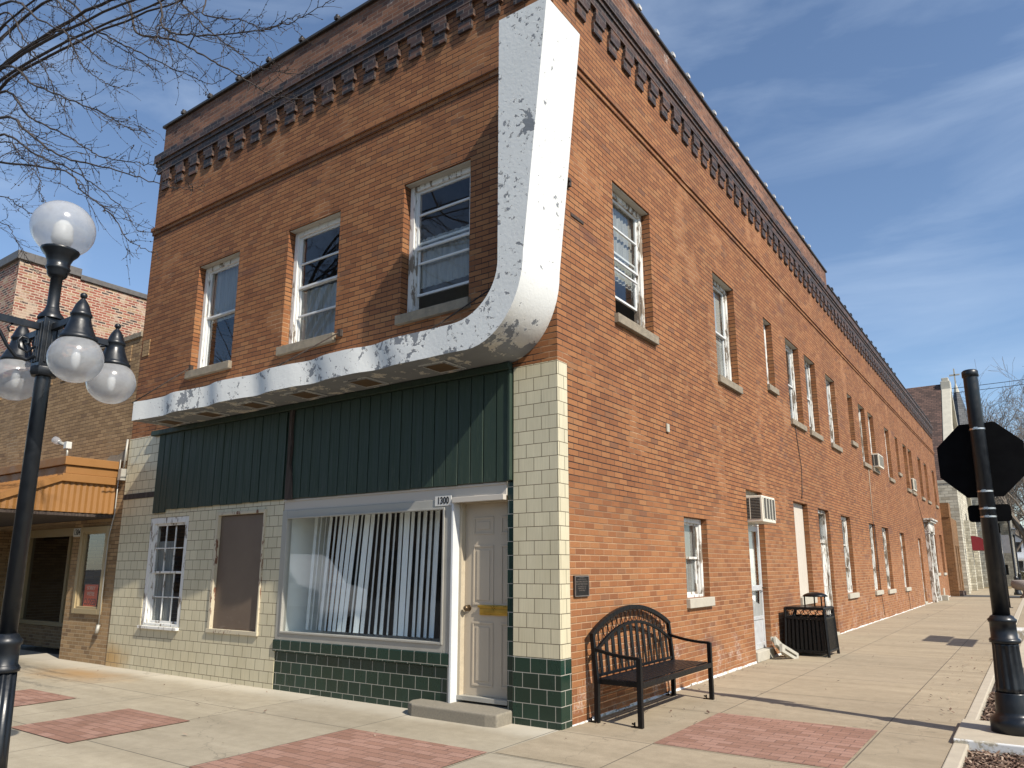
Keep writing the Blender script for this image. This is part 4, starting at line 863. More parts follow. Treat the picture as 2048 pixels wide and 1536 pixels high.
for ad in (0, 90, 180, 270):
    a = R(ad); dx, dy = math.cos(a), math.sin(a); L_a = .45; gx, gy = lx + dx * L_a, ly + dy * L_a; gz = 2.915
    at = lambda s_, z: (lx + dx * s_, ly + dy * s_, z)
    q = MB(); q.bar(at(.06, 3.205), at(L_a - .03, 3.205), .032, .045)
    q.tube([at(.07, 2.99), at(.12, 2.955), at(.18, 2.965), at(.24, 3.03), at(.29, 3.11), at(.34, 3.17), at(.40, 3.19)], .012, 8)
    q.tube([at(.075, 3.06), at(.12, 3.01), at(.165, 3.03), at(.18, 3.075), at(.16, 3.11), at(.125, 3.105), at(.115, 3.075), at(.135, 3.062)], .009, 7); q.tube([at(.22, 3.19), at(.25, 3.15), at(.235, 3.125), at(.215, 3.14)], .007, 6)
    q.build('arm', m_post, lp)
    q = MB(); q.lathe((gx, gy, gz), [(.098, .115), (.112, .12), (.114, .14), (.104, .15), (.10, .16), (.082, .20), (.066, .25), (.058, .285), (.064, .29), (.066, .305), (.058, .315), (.05, .34), (.04, .37), (.026, .395), (.014, .41), (.01, .42)], 12 if False else 24); q.ball((gx, gy, gz + .435), .022, 14, 10); q.build('shade_cap', m_post, lp)
    globe((gx, gy, gz), .163, .98, False)

# ---------------------------------------------------------------- tan brick neighbour with orange awning
tb = thing('tan_brick_building', 'single-storey tan brick shop with orange awning left of the corner building', 'building', (-12, 0, 0))
TX0, TX1 = -15.6, BX - .004
b = MB(); wall_grid(b, PF, TX0, TX1, 2.42, 5.70, [], w=.0)
wall_grid(b, PF, -10.56, TX1, -.1, 2.42, [(-10.24, -9.24, .80, 2.31)], w=.0, depth=.12)
b.quad([(-10.56, 0, -.1), (-10.56, 1.3, -.1), (-10.56, 1.3, 2.42), (-10.56, 0, 2.42)]); b.quad([(TX0, 0, -.1), (TX0, 14, -.1), (TX0, 14, 5.7), (TX0, 0, 5.7)])
b.box(TX0, -10.57, 1.25, 1.45, -.1, .36); b.quad([(TX0, 0, 2.42), (TX1, 0, 2.42), (TX1, 1.4, 2.42), (TX0, 1.4, 2.42)])
b.build('wall', m_tan, tb, fix=False)
for i in range(11): b = MB(); b.box(-15.0 + i * .62, -15.0 + i * .62 + .22, -.012, 0, 5.30, 5.60); b.build('soldier_panel', m_tan, tb)

b = MB(); b.box(TX0, TX1, -.03, .28, 5.70, 5.80); b.build('coping', m_sillst, tb, bevel=.01)
b = MB(); b.quad([(TX0, .2, 5.5), (TX1, .2, 5.5), (TX1, 14, 5.5), (TX0, 14, 5.5)]); b.build('roof', m_roof, tb, fix=False)
b = MB()   # recessed shopfront framing
for x in (-10.75, -11.55, -13.4, -15.4): b.box(x - .05, x + .05, 1.2, 1.32, .36, 2.42)
b.box(TX0, -10.6, 1.18, 1.34, .36, .45); b.box(TX0, -10.6, 1.2, 1.32, 2.3, 2.42); b.box(TX0, -10.6, .9, .95, 2.25, 2.42)
b.build('shopfront_frame', m_tanfr, tb, bevel=.004)
b = MB(); b.quad([(TX0, 1.26, .45), (-10.6, 1.26, .45), (-10.6, 1.26, 2.3), (TX0, 1.26, 2.3)]); b.build('shop_pane', m_glassd, tb, fix=False)
b = MB(); b.quad([(TX0, 3.5, -.1), (-9, 3.5, -.1), (-9, 3.5, 3), (TX0, 3.5, 3)]); b.quad([(TX0, 1.5, .05), (-9, 1.5, .05), (-9, 3.5, .05), (TX0, 3.5, .05)]); b.quad([(TX0, .2, 3), (-9, .2, 3), (-9, 3.5, 3), (TX0, 3.5, 3)]); b.quad([(-8.95, .14, -.1), (-8.95, 3.5, -.1), (-8.95, 3.5, 3), (-8.95, .14, 3)]); b.quad([(-10.5, 1.0, .3), (-8.95, 1.0, .3), (-8.95, 1.0, 2.4), (-10.5, 1.0, 2.4)]); b.build('shop_interior', m_dark, tb, fix=False)
b = MB(); 
for (a, c_, d, e) in ((-10.24, -10.15, .80, 2.31), (-9.33, -9.24, .80, 2.31), (-10.15, -9.33, .80, .89), (-10.15, -9.33, 2.22, 2.31)): b.box(a, c_, -.035, .06, d, e); 
for (a, c_, d, e) in ((-10.15, -10.115, .89, 2.22), (-9.365, -9.33, .89, 2.22), (-10.115, -9.365, .89, .925), (-10.115, -9.365, 2.185, 2.22)): b.box(a, c_, -.01, .05, d, e)
wf = b.build('shop_window', m_tanfr, tb, bevel=.005)
q = MB(); q.quad([(-10.15, .03, .89), (-9.33, .03, .89), (-9.33, .03, 2.22), (-10.15, .03, 2.22)]); q.build('pane', m_glass, wf, fix=False)
# awning: box gutter, ribbed shed roof, ribbed end panel
b = MB(); AX = -9.10
b.box(TX0, AX, -.92, -.0, 3.28, 3.42); b.box(TX0, AX - .04, -.88, 0, 3.135, 3.275); b.box(TX0, AX + .01, -.94, .0, 3.0, 3.13)
aw = b.build('awning', m_orange, tb, bevel=.008)
sl = (2.52 - 3.10) / 1.15
q = MB(); q.hexa([(TX0, -2.15, 2.50), (AX - .05, -2.15, 2.50), (AX - .05, -.94, 3.06), (TX0, -.94, 3.06), (TX0, -2.15, 2.53), (AX - .05, -2.15, 2.53), (AX - .05, -.94, 3.10), (TX0, -.94, 3.10)])
x = TX0 + .1
while x < AX - .1: q.bar((x, -2.15, 2.545), (x, -.94, 3.115), .03, .03); x += .2
q.build('awning_roof', m_orange, aw)
q = MB(); q.bar((AX - .02, -2.2, 2.50), (AX - .02, -.93, 3.06), .05, .10); q.build('rake_trim', m_orange, aw)
q = MB(); n = 44
for i in range(n):
    y = -2.12 + 2.12 * i / n; ym = y + 2.12 / n; zt = lambda yy: min(3.0, 2.53 + (yy + 2.15) * .47)
    xo = AX - .05 + (.014 if i % 2 else 0); q.quad([(xo, y, 2.50), (AX - .05 + (.014 if (i + 1) % 2 else 0), ym, 2.50), (AX - .05 + (.014 if (i + 1) % 2 else 0), ym, zt(ym)), (xo, y, zt(y))])
q.build('end_panel', m_orange, aw, fix=False)
q = MB(); q.box(TX0, AX - .06, -2.12, 0.0, 2.44, 2.49); q.box(TX0, AX - .055, -2.16, -2.1, 2.44, 2.52); q.build('soffit', m_rotwood, aw)
# conduit down the pier, electric box, broken junction
b = MB(); b.tube([(-9.06, -.05, 3.45), (-9.06, -.05, 2.5), (-9.2, -.04, 2.1), (-9.22, -.03, 1.2), (-9.22, -.03, .62)], .010, 8); b.tube([(-9.22, -.03, .64), (-9.22, -.05, .50)], .03, 10); b.box(-9.0, -8.90, -.1, 0, 3.08, 3.28); b.tube([(-8.92, -.05, 3.3), (-8.89, -.05, 3.8)], .018, 8)
b.build('conduit', m_alum, tb)
b = MB(); b.prism([(-9.75, -.004, 3.43), (-8.93, -.004, 3.43), (-8.93, -.004, 3.62), (-9.1, -.004, 3.60), (-9.2, -.004, 3.55), (-9.5, -.004, 3.57)], (0, -.02, 0)); b.build('patched_mortar', m_sillst, tb)
fl = thing('flood_light', 'small silver flood lamp on a bent bracket above the orange awning', 'lamp', (-9.25, -.85, 3.42))
q = MB(); q.tube([(-9.25, -.85, 3.40), (-9.24, -.85, 3.50), (-9.28, -.85, 3.58)], .016, 8); q.build('bracket', m_alum, fl)
q = MB(); q.box(-9.33, -9.22, -.89, -.80, 3.56, 3.68); q.build('junction_box', m_plate, fl, bevel=.01)
q = MB(); q.tube([(-9.34, -.85, 3.63), (-9.44, -.86, 3.66), (-9.52, -.87, 3.69)], [.02, .035, .03], 12); q.build('lamp_holder', m_alum, fl)
q = MB(); q.tube([(-9.52, -.87, 3.69), (-9.58, -.875, 3.715), (-9.66, -.88, 3.745), (-9.69, -.883, 3.755)], [.03, .055, .07, .05], 14); q.build('bulb', m_globe, fl)
cs = thing('closed_sign', 'orange red CLOSED sign hanging inside the narrow tan framed window', 'sign', (-9.78, .045, 1.0))
q = MB(); q.box(-10.02, -9.55, .05, .058, .90, 1.30); q.build('board', m_csign, cs, bevel=.004)
text_obj('lettering', 'CLOSED', .15, m_ink, Matrix.Translation((-9.785, .049, 1.0)) @ M_FRONT, cs, ext=.001, sx=.78); text_obj('lettering', "SORRY\nWE'RE", .095, m_cream_l, Matrix.Translation((-9.785, .049, 1.185)) @ M_FRONT, cs, ext=.001, sx=1.0)

# ---------------------------------------------------------------- old patched brick building beyond it
ob = thing('old_brick_building', 'taller old building with patched red and yellow brick side wall, far left', 'building', (-18, 3, 0))
b = MB(); OX = -15.75; b.quad([(OX, .3, 4), (OX, 22, 4), (OX, 22, 9.05), (OX, .3, 9.05)]); b.quad([(OX, .3, 4), (OX - 9, .3, 4), (OX - 9, .3, 9.05), (OX, .3, 9.05)]); b.quad([(OX, .3, -.1), (OX, 22, -.1), (OX, 22, 4.0), (OX, .3, 4.0)]); b.quad([(OX - 9, .3, 0), (OX, .3, 0), (OX, .3, 4), (OX - 9, .3, 4)])
b.build('wall', m_old, ob, fix=False)
random.seed(6); b = MB()     # larger stone blocks let into the wall
rows = [(5.55, 4.0, 7.5), (5.72, 3.2, 8.6), (5.9, 2.6, 9.0), (6.08, 2.2, 8.4), (6.26, 2.8, 7.4), (6.44, 2.4, 6.0), (6.62, 2.8, 4.6)]
b2 = MB()
for (z, a, c_) in rows: b.box(OX - .1, OX + .008, a, c_, z, z + .18)
b.build('stone_patch', m_oldst, ob)
b = MB(); b.box(OX - 9, OX + .06, .22, .6, 9.05, 9.27); b.box(OX - .4, OX + .06, .6, 1.7, 9.05, 9.27); b.box(OX - .4, OX + .05, 1.7, 22, 8.98, 9.12); b.build('coping', m_coping2, ob, bevel=.01)
b = MB(); b.quad([(OX - 9, .4, 8.8), (OX, .4, 8.8), (OX, 22, 8.8), (OX - 9, 22, 8.8)]); b.build('roof', m_roof, ob, fix=False)
b = MB(); b.tube([(OX + .1, 2.4, 5.9), (OX + .1, 2.4, 6.9)], .04, 6); b.build('vent_pipe', m_rotwood, ob)

# ---------------------------------------------------------------- small brick link building and the limestone church
lk = thing('brick_annex', 'low brown brick annex with recessed doorway between corner building and church', 'building', (-2, 41.5, 0))
b = MB(); wall_grid(b, PS, 39.75, 43.6, -.1, 4.2, [(40.9, 41.5, .0, 2.7), (42.1, 42.9, .0, 2.7)], w=-.42, depth=.35); b.quad([(-6, 39.75, -.1), (.42, 39.75, -.1), (.42, 39.75, 4.2), (-6, 39.75, 4.2)]); b.quad([(-6, 39.75, 4.2), (.42, 39.75, 4.2), (.42, 43.6, 4.2), (-6, 43.6, 4.2)])
b.box(-.1, .40, 39.72, 40.6, 4.21, 5.0); b.build('wall', m_obrick, lk, fix=False)
b = MB(); b.box(0, .6, 39.9, 40.8, -.1, .28); b.box(0, .6, 41.6, 42.05, -.1, .22); b.build('plinth', m_brickd, lk); b = MB(); b.box(.02, .07, 40.9, 41.5, 0, 2.7); b.box(.02, .07, 42.1, 42.9, 0, 2.7); b.build('door', m_peelw, lk)

ch = thing('stone_church', 'pale limestone church with steep brown roof, gable front and slim dark spire', 'church', (-4, 50, 0))
CX = .30; b = MB(); gy = [(43.8, -.1), (57.0, -.1), (57.0, 5.9), (50.2, 13.6), (43.8, 5.9)]
b.prism([(CX, y, z) for y, z in gy], (-.28, 0, 0)); b.box(-14, CX - .605, 43.82, 44.4, -.1, 5.9); b.box(-14, CX - .605, 56.4, 57, -.1, 5.9)
b.box(CX - .9, CX + .35, 43.3, 44.5, -.1, 6.4); b.box(CX - .5, CX + .35, 56.3, 57.4, -.1, 5.5); b.box(CX + .0, CX + .3, 50.9, 51.6, -.1, 4.6)
b.build('wall', m_lime, ch)
b = MB()
def rake(a, c_): b.bar((CX - .0, *a), (CX - .0, *c_), .55, .34, up=(0, -1, 1) if a[0] < c_[0] and c_[1] > a[1] else (0, 1, 1))
rake((43.7, 6.15), (50.2, 13.75)); rake((50.2, 13.75), (57.1, 6.0)); b.box(CX - .30, CX + .29, 49.75, 50.65, 13.3, 14.05); b.box(CX - .22, CX + .2, 49.85, 50.55, 14.05, 14.3); b.box(CX - .93, CX + .38, 43.27, 44.53, 6.4, 6.6); b.box(-14, CX - .9, 43.7, 43.9, 5.6, 5.9)
b.build('gable_coping', m_limes, ch, bevel=.03)
b = MB(); b.hexa([(-14, 43.6, 5.9), (CX - .30, 43.6, 5.9), (CX - .30, 50.2, 13.75), (-14, 50.2, 13.75), (-14, 43.5, 6.1), (CX - .30, 43.5, 6.1), (CX - .30, 50.2, 13.95), (-14, 50.2, 13.95)]); b.hexa([(-14, 50.2, 13.75), (CX - .30, 50.2, 13.75), (CX - .30, 57, 5.9), (-14, 57, 5.9), (-14, 50.2, 13.95), (CX - .30, 50.2, 13.95), (CX - .30, 57.2, 6.1), (-14, 57.2, 6.1)])
b.build('roof', m_shing, ch)
for (y, z0, z1, w) in ((46.2, 1.0, 4.4, .5), (47.6, 1.0, 4.4, .5), (49.0, 2.0, 5.6, .5), (53.4, 3.9, 5.2, .5)): q = MB(); q.box(CX + .003, CX + .03, y, y + w, z0, z1); q.build('window', m_dark, ch)
q = MB(); q.box(CX + .003, CX + .05, 51.7, 53.0, 0, 2.5); q.build('door', m_dark, ch)
q = MB(); pts = []; n = 14
for i in range(n + 1): a = R(90) * i / n; pts.append((CX + .31 + 1.05 * math.sin(a), 50.9, 2.62 + .95 * math.cos(a)))
pts.append((CX + .31, 50.9, 2.62)); q.prism(pts, (0, 2.4, 0)); q.build('awning', m_awn, ch); q = MB(); q.tube([(CX + 1.3, 51, 0), (CX + 1.3, 51, 2.62)], .03, 8); q.tube([(CX + 1.3, 53.2, 0), (CX + 1.3, 53.2, 2.62)], .03, 8); q.build('awning_post', m_black, ch)
q = MB(); q.box(CX + .05, CX + .2, 53.3, 53.5, 2.1, 2.45); q.build('wall_lantern', m_black, ch)
q = MB(); q.box(-1.4, 1.8, 60.6, 63.8, -.1, 8.6); q.build('tower', m_lime, ch)
q = MB(); sc = (.2, 62.2, 8.6); q.lathe(sc, [(1.75, 0), (.02, 8.0)], 8, smooth=False); sp_ = q.build('spire', m_slate, ch); q = MB(); q.lathe(sc, [(.22, 7.1), (.02, 8.0)], 8, smooth=False); q.box(.15, .25, 62.15, 62.25, 16.5, 17.75); q.box(-.18, .58, 62.15, 62.25, 17.15, 17.27); q.build('cross', m_limes, sp_)
gs = thing('grey_stone_hall', 'low grey stone hall standing behind the red church awning', 'building', (1.4, 66, 0))
q = MB(); wall_grid(q, PF, -.5, 2.6, -.1, 6.0, [(1.3, 2.1, .9, 1.7), (1.2, 1.9, 3.9, 5.0)], w=64.5, depth=.3); q.box(-.5, 2.6, 64.9, 75, -.1, 6.0); q.build('wall', m_greyst, gs, fix=False); q = MB(); q.box(-.6, 2.7, 64.35, 75, 6.0, 6.25); q.build('coping', m_limes, gs); q = MB(); q.box(1.3, 2.1, 64.75, 64.8, .9, 1.7); q.box(1.2, 1.9, 64.75, 64.8, 3.9, 5.0); q.build('window', m_dark, gs)
sheet('dry_lawn', .3, 2.3, 57.5, 63.5, .01, m_grass)
sheet('far_lawn', 3.5, 60, 95, 200, -.15, m_grass)

# ---------------------------------------------------------------- trees
def grow(b, p, d, L, r, lev, rnd, spread=.5, droop=0.0, nseg=5, kids=(4, 7), minr=.003, up=.0):
    pts = [p.copy()]; rad = [r]; q = p.copy(); dd = d.copy()
    for i in range(nseg):
        dd = (dd + Vector((rnd.gauss(0, .13), rnd.gauss(0, .13), rnd.gauss(0, .10) - droop + up))).normalized(); q = q + dd * (L / nseg); pts.append(q.copy()); rad.append(max(minr, r * (1 - .75 * (i + 1) / nseg)))
    b.tube(pts, rad, 7 if r > .05 else 5 if r > .012 else 3, cap=False)
    if lev == 0: return
    for k_ in range(rnd.randint(*kids)):
        t = rnd.uniform(.25, 1.0); i = min(nseg - 1, int(t * nseg)); f = t * nseg - i; s_ = pts[i].lerp(pts[i + 1], f); ax = (pts[i + 1] - pts[i]).normalized()
        side = ax.orthogonal().normalized(); side.rotate(Matrix.Rotation(rnd.uniform(0, 6.28), 3, ax)); nd = (ax * rnd.uniform(.6, 1.0) + side * rnd.uniform(.5, 1.0) * spread * 1.6 + Vector((0, 0, up * 2))).normalized()
        grow(b, s_, nd, L * rnd.uniform(.45, .7), max(minr, rad[i] * rnd.uniform(.45, .65)), lev - 1, rnd, spread, droop, max(3, nseg - 1), kids, minr, up)
def bare_tree(label, x, y, h, seed, group='bare trees beyond the church'):
    rnd = random.Random(seed); t = thing('bare_tree', label, 'tree', (x, y, -.2), group); b = MB(); th = h * .28; b.tube([(x, y, -.2), (x + .1, y, th * .5), (x + .1, y + .1, th)], [h * .022, h * .018, h * .016], 9, cap=False); b.build('trunk', m_bark2, t, fix=False)
    b = MB()
    for i in range(6):
        a = i * 1.05 + rnd.uniform(-.3, .3); tl = rnd.uniform(.15, .75); grow(b, Vector((x + .1, y + .1, th * rnd.uniform(.8, 1.0))), Vector((math.cos(a) * tl, math.sin(a) * tl, 1)).normalized(), h * .52, h * .011, 4, rnd, .5, 0, 5, (4, 5), .011, .03)
    b.build('crown', m_bark2, t, fix=False)
bare_tree('tall bare tree showing highest in the gap right of the sign post', 3.4, 74, 17, 5)
bare_tree('bare tree between the church spire and the sign post pole', .4, 90, 16, 8)
bare_tree('wide bare tree crossing the right edge of the photo behind the octagonal sign', 4.6, 62, 12, 12)
bare_tree('distant bare tree rising behind the far white house', 2.4, 128, 19, 15)
bare_tree('distant bare tree low behind the far lamp post', 1.8, 104, 13, 18)
bare_tree('distant bare tree seen low behind the small rounded sign plate', -.6, 118, 15, 21)

# tree over the pavement at upper left: trunk out of frame, long drooping limbs
LIMBS = [[ (-6.56,-3.42,8.10),(-5.28,-3.43,7.31),(-4.09,-3.44,6.61),(-3.33,-3.45,6.17),(-2.79,-3.46,5.81),(-2.25,-3.47,5.52) ],
[ (-7.06,-3.22,8.06),(-5.89,-3.23,7.23),(-4.63,-3.24,6.48),(-3.86,-3.24,5.99),(-3.13,-3.25,5.64),(-2.46,-3.25,5.37) ],
[ (-5.59,-3.62,6.88),(-4.80,-3.60,6.43),(-3.93,-3.59,5.84),(-2.88,-3.57,5.34),(-1.80,-3.56,4.82),(-1.27,-3.54,4.60) ],
[ (-8.87,-2.60,8.39),(-7.55,-2.55,7.63),(-6.16,-2.49,6.88),(-4.95,-2.44,6.06),(-4.56,-2.39,5.64),(-4.24,-2.34,5.53) ],
[ (-8.15,-2.78,7.92),(-7.41,-2.78,7.46),(-6.63,-2.78,6.85),(-6.43,-2.78,6.51),(-6.03,-2.78,6.16) ],
[ (-5.27,-3.06,6.36),(-4.55,-3.05,5.85),(-3.78,-3.04,5.33),(-3.36,-3.04,4.93),(-2.82,-3.03,4.64) ],
[ (-6.69,-3.49,9.08),(-5.08,-3.51,8.04),(-4.01,-3.52,7.30),(-3.28,-3.53,6.70),(-2.56,-3.55,6.26) ],
[ (-5.66,-3.44,8.69),(-4.77,-3.36,8.11),(-3.97,-3.28,7.46),(-3.28,-3.20,6.94),(-2.82,-3.13,6.59) ],
[ (-7.31,-2.71,10.05),(-5.78,-2.65,8.85),(-4.84,-2.60,8.17),(-3.44,-2.55,7.21),(-3.01,-2.49,6.95),(-2.62,-2.44,7.01) ],
[ (-5.21,-2.74,8.97),(-4.39,-2.74,8.09),(-3.53,-2.74,7.60),(-2.62,-2.75,6.92),(-1.92,-2.75,6.38),(-1.47,-2.75,6.02),(-0.99,-2.75,5.79),(-0.59,-2.75,5.70) ],
[ (-3.17,-3.33,7.52),(-2.59,-3.29,6.92),(-2.03,-3.26,6.60),(-1.10,-3.22,6.25),(-0.67,-3.18,6.15),(-0.19,-3.15,6.16) ],
[ (-3.63,-2.82,8.12),(-3.31,-2.76,7.93),(-2.70,-2.71,7.30),(-2.27,-2.65,6.91),(-1.84,-2.59,6.56),(-1.25,-2.54,6.30) ],
[ (-3.56,-2.64,8.21),(-3.00,-2.66,7.72),(-2.22,-2.67,7.27),(-1.76,-2.69,6.94),(-1.22,-2.70,6.85) ],
[ (-8.47,-2.97,10.18),(-7.37,-2.92,9.19),(-6.61,-2.87,8.41),(-6.29,-2.82,7.93),(-5.69,-2.77,7.26) ],
[ (-7.93,-3.09,9.57),(-7.36,-3.10,9.12),(-6.42,-3.10,8.42),(-5.78,-3.11,7.98),(-5.36,-3.11,7.67) ],
[ (-6.75,-3.13,6.43),(-6.05,-3.16,6.08),(-5.39,-3.19,5.73) ],
[ (-8.36,-2.58,6.74),(-7.96,-2.48,6.39),(-7.77,-2.39,6.11),(-7.53,-2.29,5.81) ],
[ (-6.13,-3.04,8.67),(-5.38,-3.04,8.13),(-5.13,-3.03,7.80),(-4.56,-3.02,7.34),(-4.11,-3.01,7.05),(-3.72,-3.01,6.93) ]]
st = thing('street_tree', 'leafless street tree reaching long budded branches in from the upper left', 'tree', (-11.2, -3.7, 0))
rnd = random.Random(77); b = MB(); b.tube([(-11.2, -3.7, -.02), (-11.15, -3.7, .4), (-11.1, -3.65, 2.2), (-11.0, -3.6, 3.8), (-10.8, -3.5, 5.0)], [.21, .16, .145, .13, .11], 14, cap=False); b.build('trunk', m_bark, st, fix=False)
b = MB(); FORK = Vector((-10.9, -3.55, 4.6))
def catmull(P, n=5):
    out = []; P = [Vector(p) for p in P]; E_ = [P[0] * 2 - P[1]] + P + [P[-1] * 2 - P[-2]]
    for i in range(1, len(E_) - 2):
        a, c_, d, e = E_[i - 1:i + 3]
        for j in range(n): t = j / n; out.append(.5 * ((2 * c_) + (d - a) * t + (2 * a - 5 * c_ + 4 * d - e) * t * t + (3 * c_ - a - 3 * d + e) * t ** 3))
    out.append(P[-1]); return out
def bud(b, p): 
    r = rnd.uniform(.005, .009); b.tube([p, p + Vector((rnd.uniform(-.012, .012), rnd.uniform(-.012, .012), rnd.uniform(-.004, .016)))], [r * .9, r * .3], 4, cap=False)
def twig(b, p, d, L, r, lev):
    n = max(3, int(L / .055)); pts = [p]; q = p; dd = d
    for i in range(n):
        dd = (dd + Vector((rnd.gauss(0, .16), rnd.gauss(0, .16), rnd.gauss(0, .16)))).normalized(); q = q + dd * (L / n); pts.append(q)
        if rnd.random() < .55: bud(b, q)
    b.tube(pts, [max(.0018, r * (1 - .7 * i / n)) for i in range(n + 1)], 4, cap=False)
    if lev:
        for i in range(1, n):
            if rnd.random() < .26:
                ax = (pts[i + 1] - pts[i - 1]).normalized(); s_ = ax.orthogonal().normalized(); s_.rotate(Matrix.Rotation(rnd.uniform(0, 6.28), 3, ax)); twig(b, pts[i], (ax + s_ * rnd.uniform(.5, 1.0)).normalized(), L * rnd.uniform(.3, .6), r * .6, lev - 1)
def limb(P, r0=None, lead=True):
    Q = [Vector(p) for p in P]
    if lead:
        a = Q[0]; mid = FORK.lerp(a, .5) + Vector((0, 0, max(.5, 1.0 + (a - FORK).length * .12))); d0 = (Q[1] - Q[0]); Q = [FORK, FORK.lerp(mid, .55) + Vector((0, 0, .3)), mid] + Q
    C_ = catmull(Q, 9); n = len(C_); tot = sum((C_[i + 1] - C_[i]).length for i in range(n - 1)); r0 = r0 or .007 + tot * .0042
    C_ = [c_ + Vector((rnd.gauss(0, .006), rnd.gauss(0, .006), rnd.gauss(0, .006))) if 0 < i < n - 1 else c_ for i, c_ in enumerate(C_)]
    cum = [0.0]
    for i in range(n - 1): cum.append(cum[-1] + (C_[i + 1] - C_[i]).length)
    rad = [.0030 + .0026 * (tot - d_) + max(0, tot - d_ - 4.5) * .0012 for d_ in cum]; b.tube(C_, rad, 6, cap=False)
    for i in range(2, n - 1):
        if lead and C_[i].x < -9.5: continue
        for k_ in range(2):
            if rnd.random() < .38:
                ax = (C_[i + 1] - C_[i]).normalized(); s_ = ax.orthogonal().normalized(); s_.rotate(Matrix.Rotation(rnd.uniform(0, 6.28), 3, ax)); twig(b, C_[i], (ax * rnd.uniform(.7, 1.4) + s_ * rnd.uniform(.3, .9)).normalized(), rnd.uniform(.15, .95) * (1.25 - i / n), min(.0055, max(.003, rad[i] * .55)), 2 if rnd.random() < .45 else 1)
        if rnd.random() < .6: bud(b, C_[i])
for P in LIMBS: limb(P)
for j in range(10):      # more limbs on the unseen sides of the crown
    a = R(60 + 34 * j); e = FORK + Vector((math.cos(a) * 3.2, math.sin(a) * 2.2 - .4, rnd.uniform(2.0, 4.5))); limb([FORK, FORK.lerp(e, .5) + Vector((0, 0, .9)), e, e + Vector((math.cos(a), math.sin(a) * .6, -.3))], lead=False, r0=.05)
b.build('branch', m_bark, st, fix=False)

# ---------------------------------------------------------------- far street furniture and houses
def far_lamp(label, x, y, h):
    t = thing('street_lamp', label, 'street lamp', (x, y, -.02), 'single-head lamp posts along the far kerb'); q = MB(); q.lathe((x, y, -.02), [(.2, 0), (.2, .12), (.15, .2), (.11, .9), (.13, .95), (.10, 1.0), (.06, 1.08), (.05, h - .85), (.12, h - .6), (.09, h - .55)], 20); q.build('pole', m_post, t)
    q = MB(); q.lathe((x, y, h - .57), [(.10, 0), (.17, .38), (.20, .40), (.14, .46), (.03, .56), (.005, .66)], 12); q.build('lantern', m_globe, t); q = MB(); q.lathe((x, y, h - .2), [(.20, 0), (.21, .04), (.16, .05)], 16); q.build('lantern_ring', m_post, t)
far_lamp('slim black lamp post beside the far stone urn', 2.98, 43.5, 4.8); far_lamp('slim black lamp post, farther off past the one by the urn', 2.75, 66, 4.7)
t = thing('parking_sign', 'thin dark pole with a grey sign plate seen behind the sign post', 'road sign', (3.0, 28, 0)); q = MB(); q.tube([(3.0, 28, 0), (2.98, 28.05, 2.85)], .028, 8); q.box(2.9, 3.1, 27.9, 28.1, 0, .02); q.build('pole', m_post, t); q = MB(); q.box(2.95, 3.27, 28.08, 28.085, 2.08, 2.78); q.build('sign_plate', m_gsign, t)
t = thing('stone_urn', 'big grey bowl planter on a pedestal at the far kerb, right edge', 'planter', (3.45, 39, 0)); q = MB(); q.lathe((3.45, 39, 0), [(.30, 0), (.32, .06), (.20, .14), (.15, .28), (.17, .36), (.42, .40), (.60, .5), (.64, .68), (.58, .86), (.5, .88), (.46, .8)], 32); q.build('bowl', m_urn, t)
t = thing('planter_wall', 'low curved concrete planter kerb behind the sign post base', 'planter', (4.2, 8, 0)); q = MB()
P_ = [(3.50, 6.9, .12), (3.62, 7.6, .2), (3.68, 8.2, .34), (3.72, 8.9, .36), (3.74, 10.2, .36)]
for i in range(4): (a, c_, d), (e, f, g_) = P_[i], P_[i + 1]; q.hexa([(a, c_, -.1), (a + .3, c_, -.1), (e + .3, f, -.1), (e, f, -.1), (a, c_, d), (a + .3, c_, d), (e + .3, f, g_), (e, f, g_)])
q.box(3.98, 4.1, 6.9, 10.2, -.1, .3); q.build('kerb_wall', m_conc, t, bevel=.02)
t = thing('concrete_block', 'pale weathered concrete block lying past the planter kerb', 'block', (3.75, 13, 0)); q = MB(); q.box(3.45, 4.1, 12.6, 13.3, 0, .26); q.build('block', m_wpaint, t, bevel=.05, seg=3)
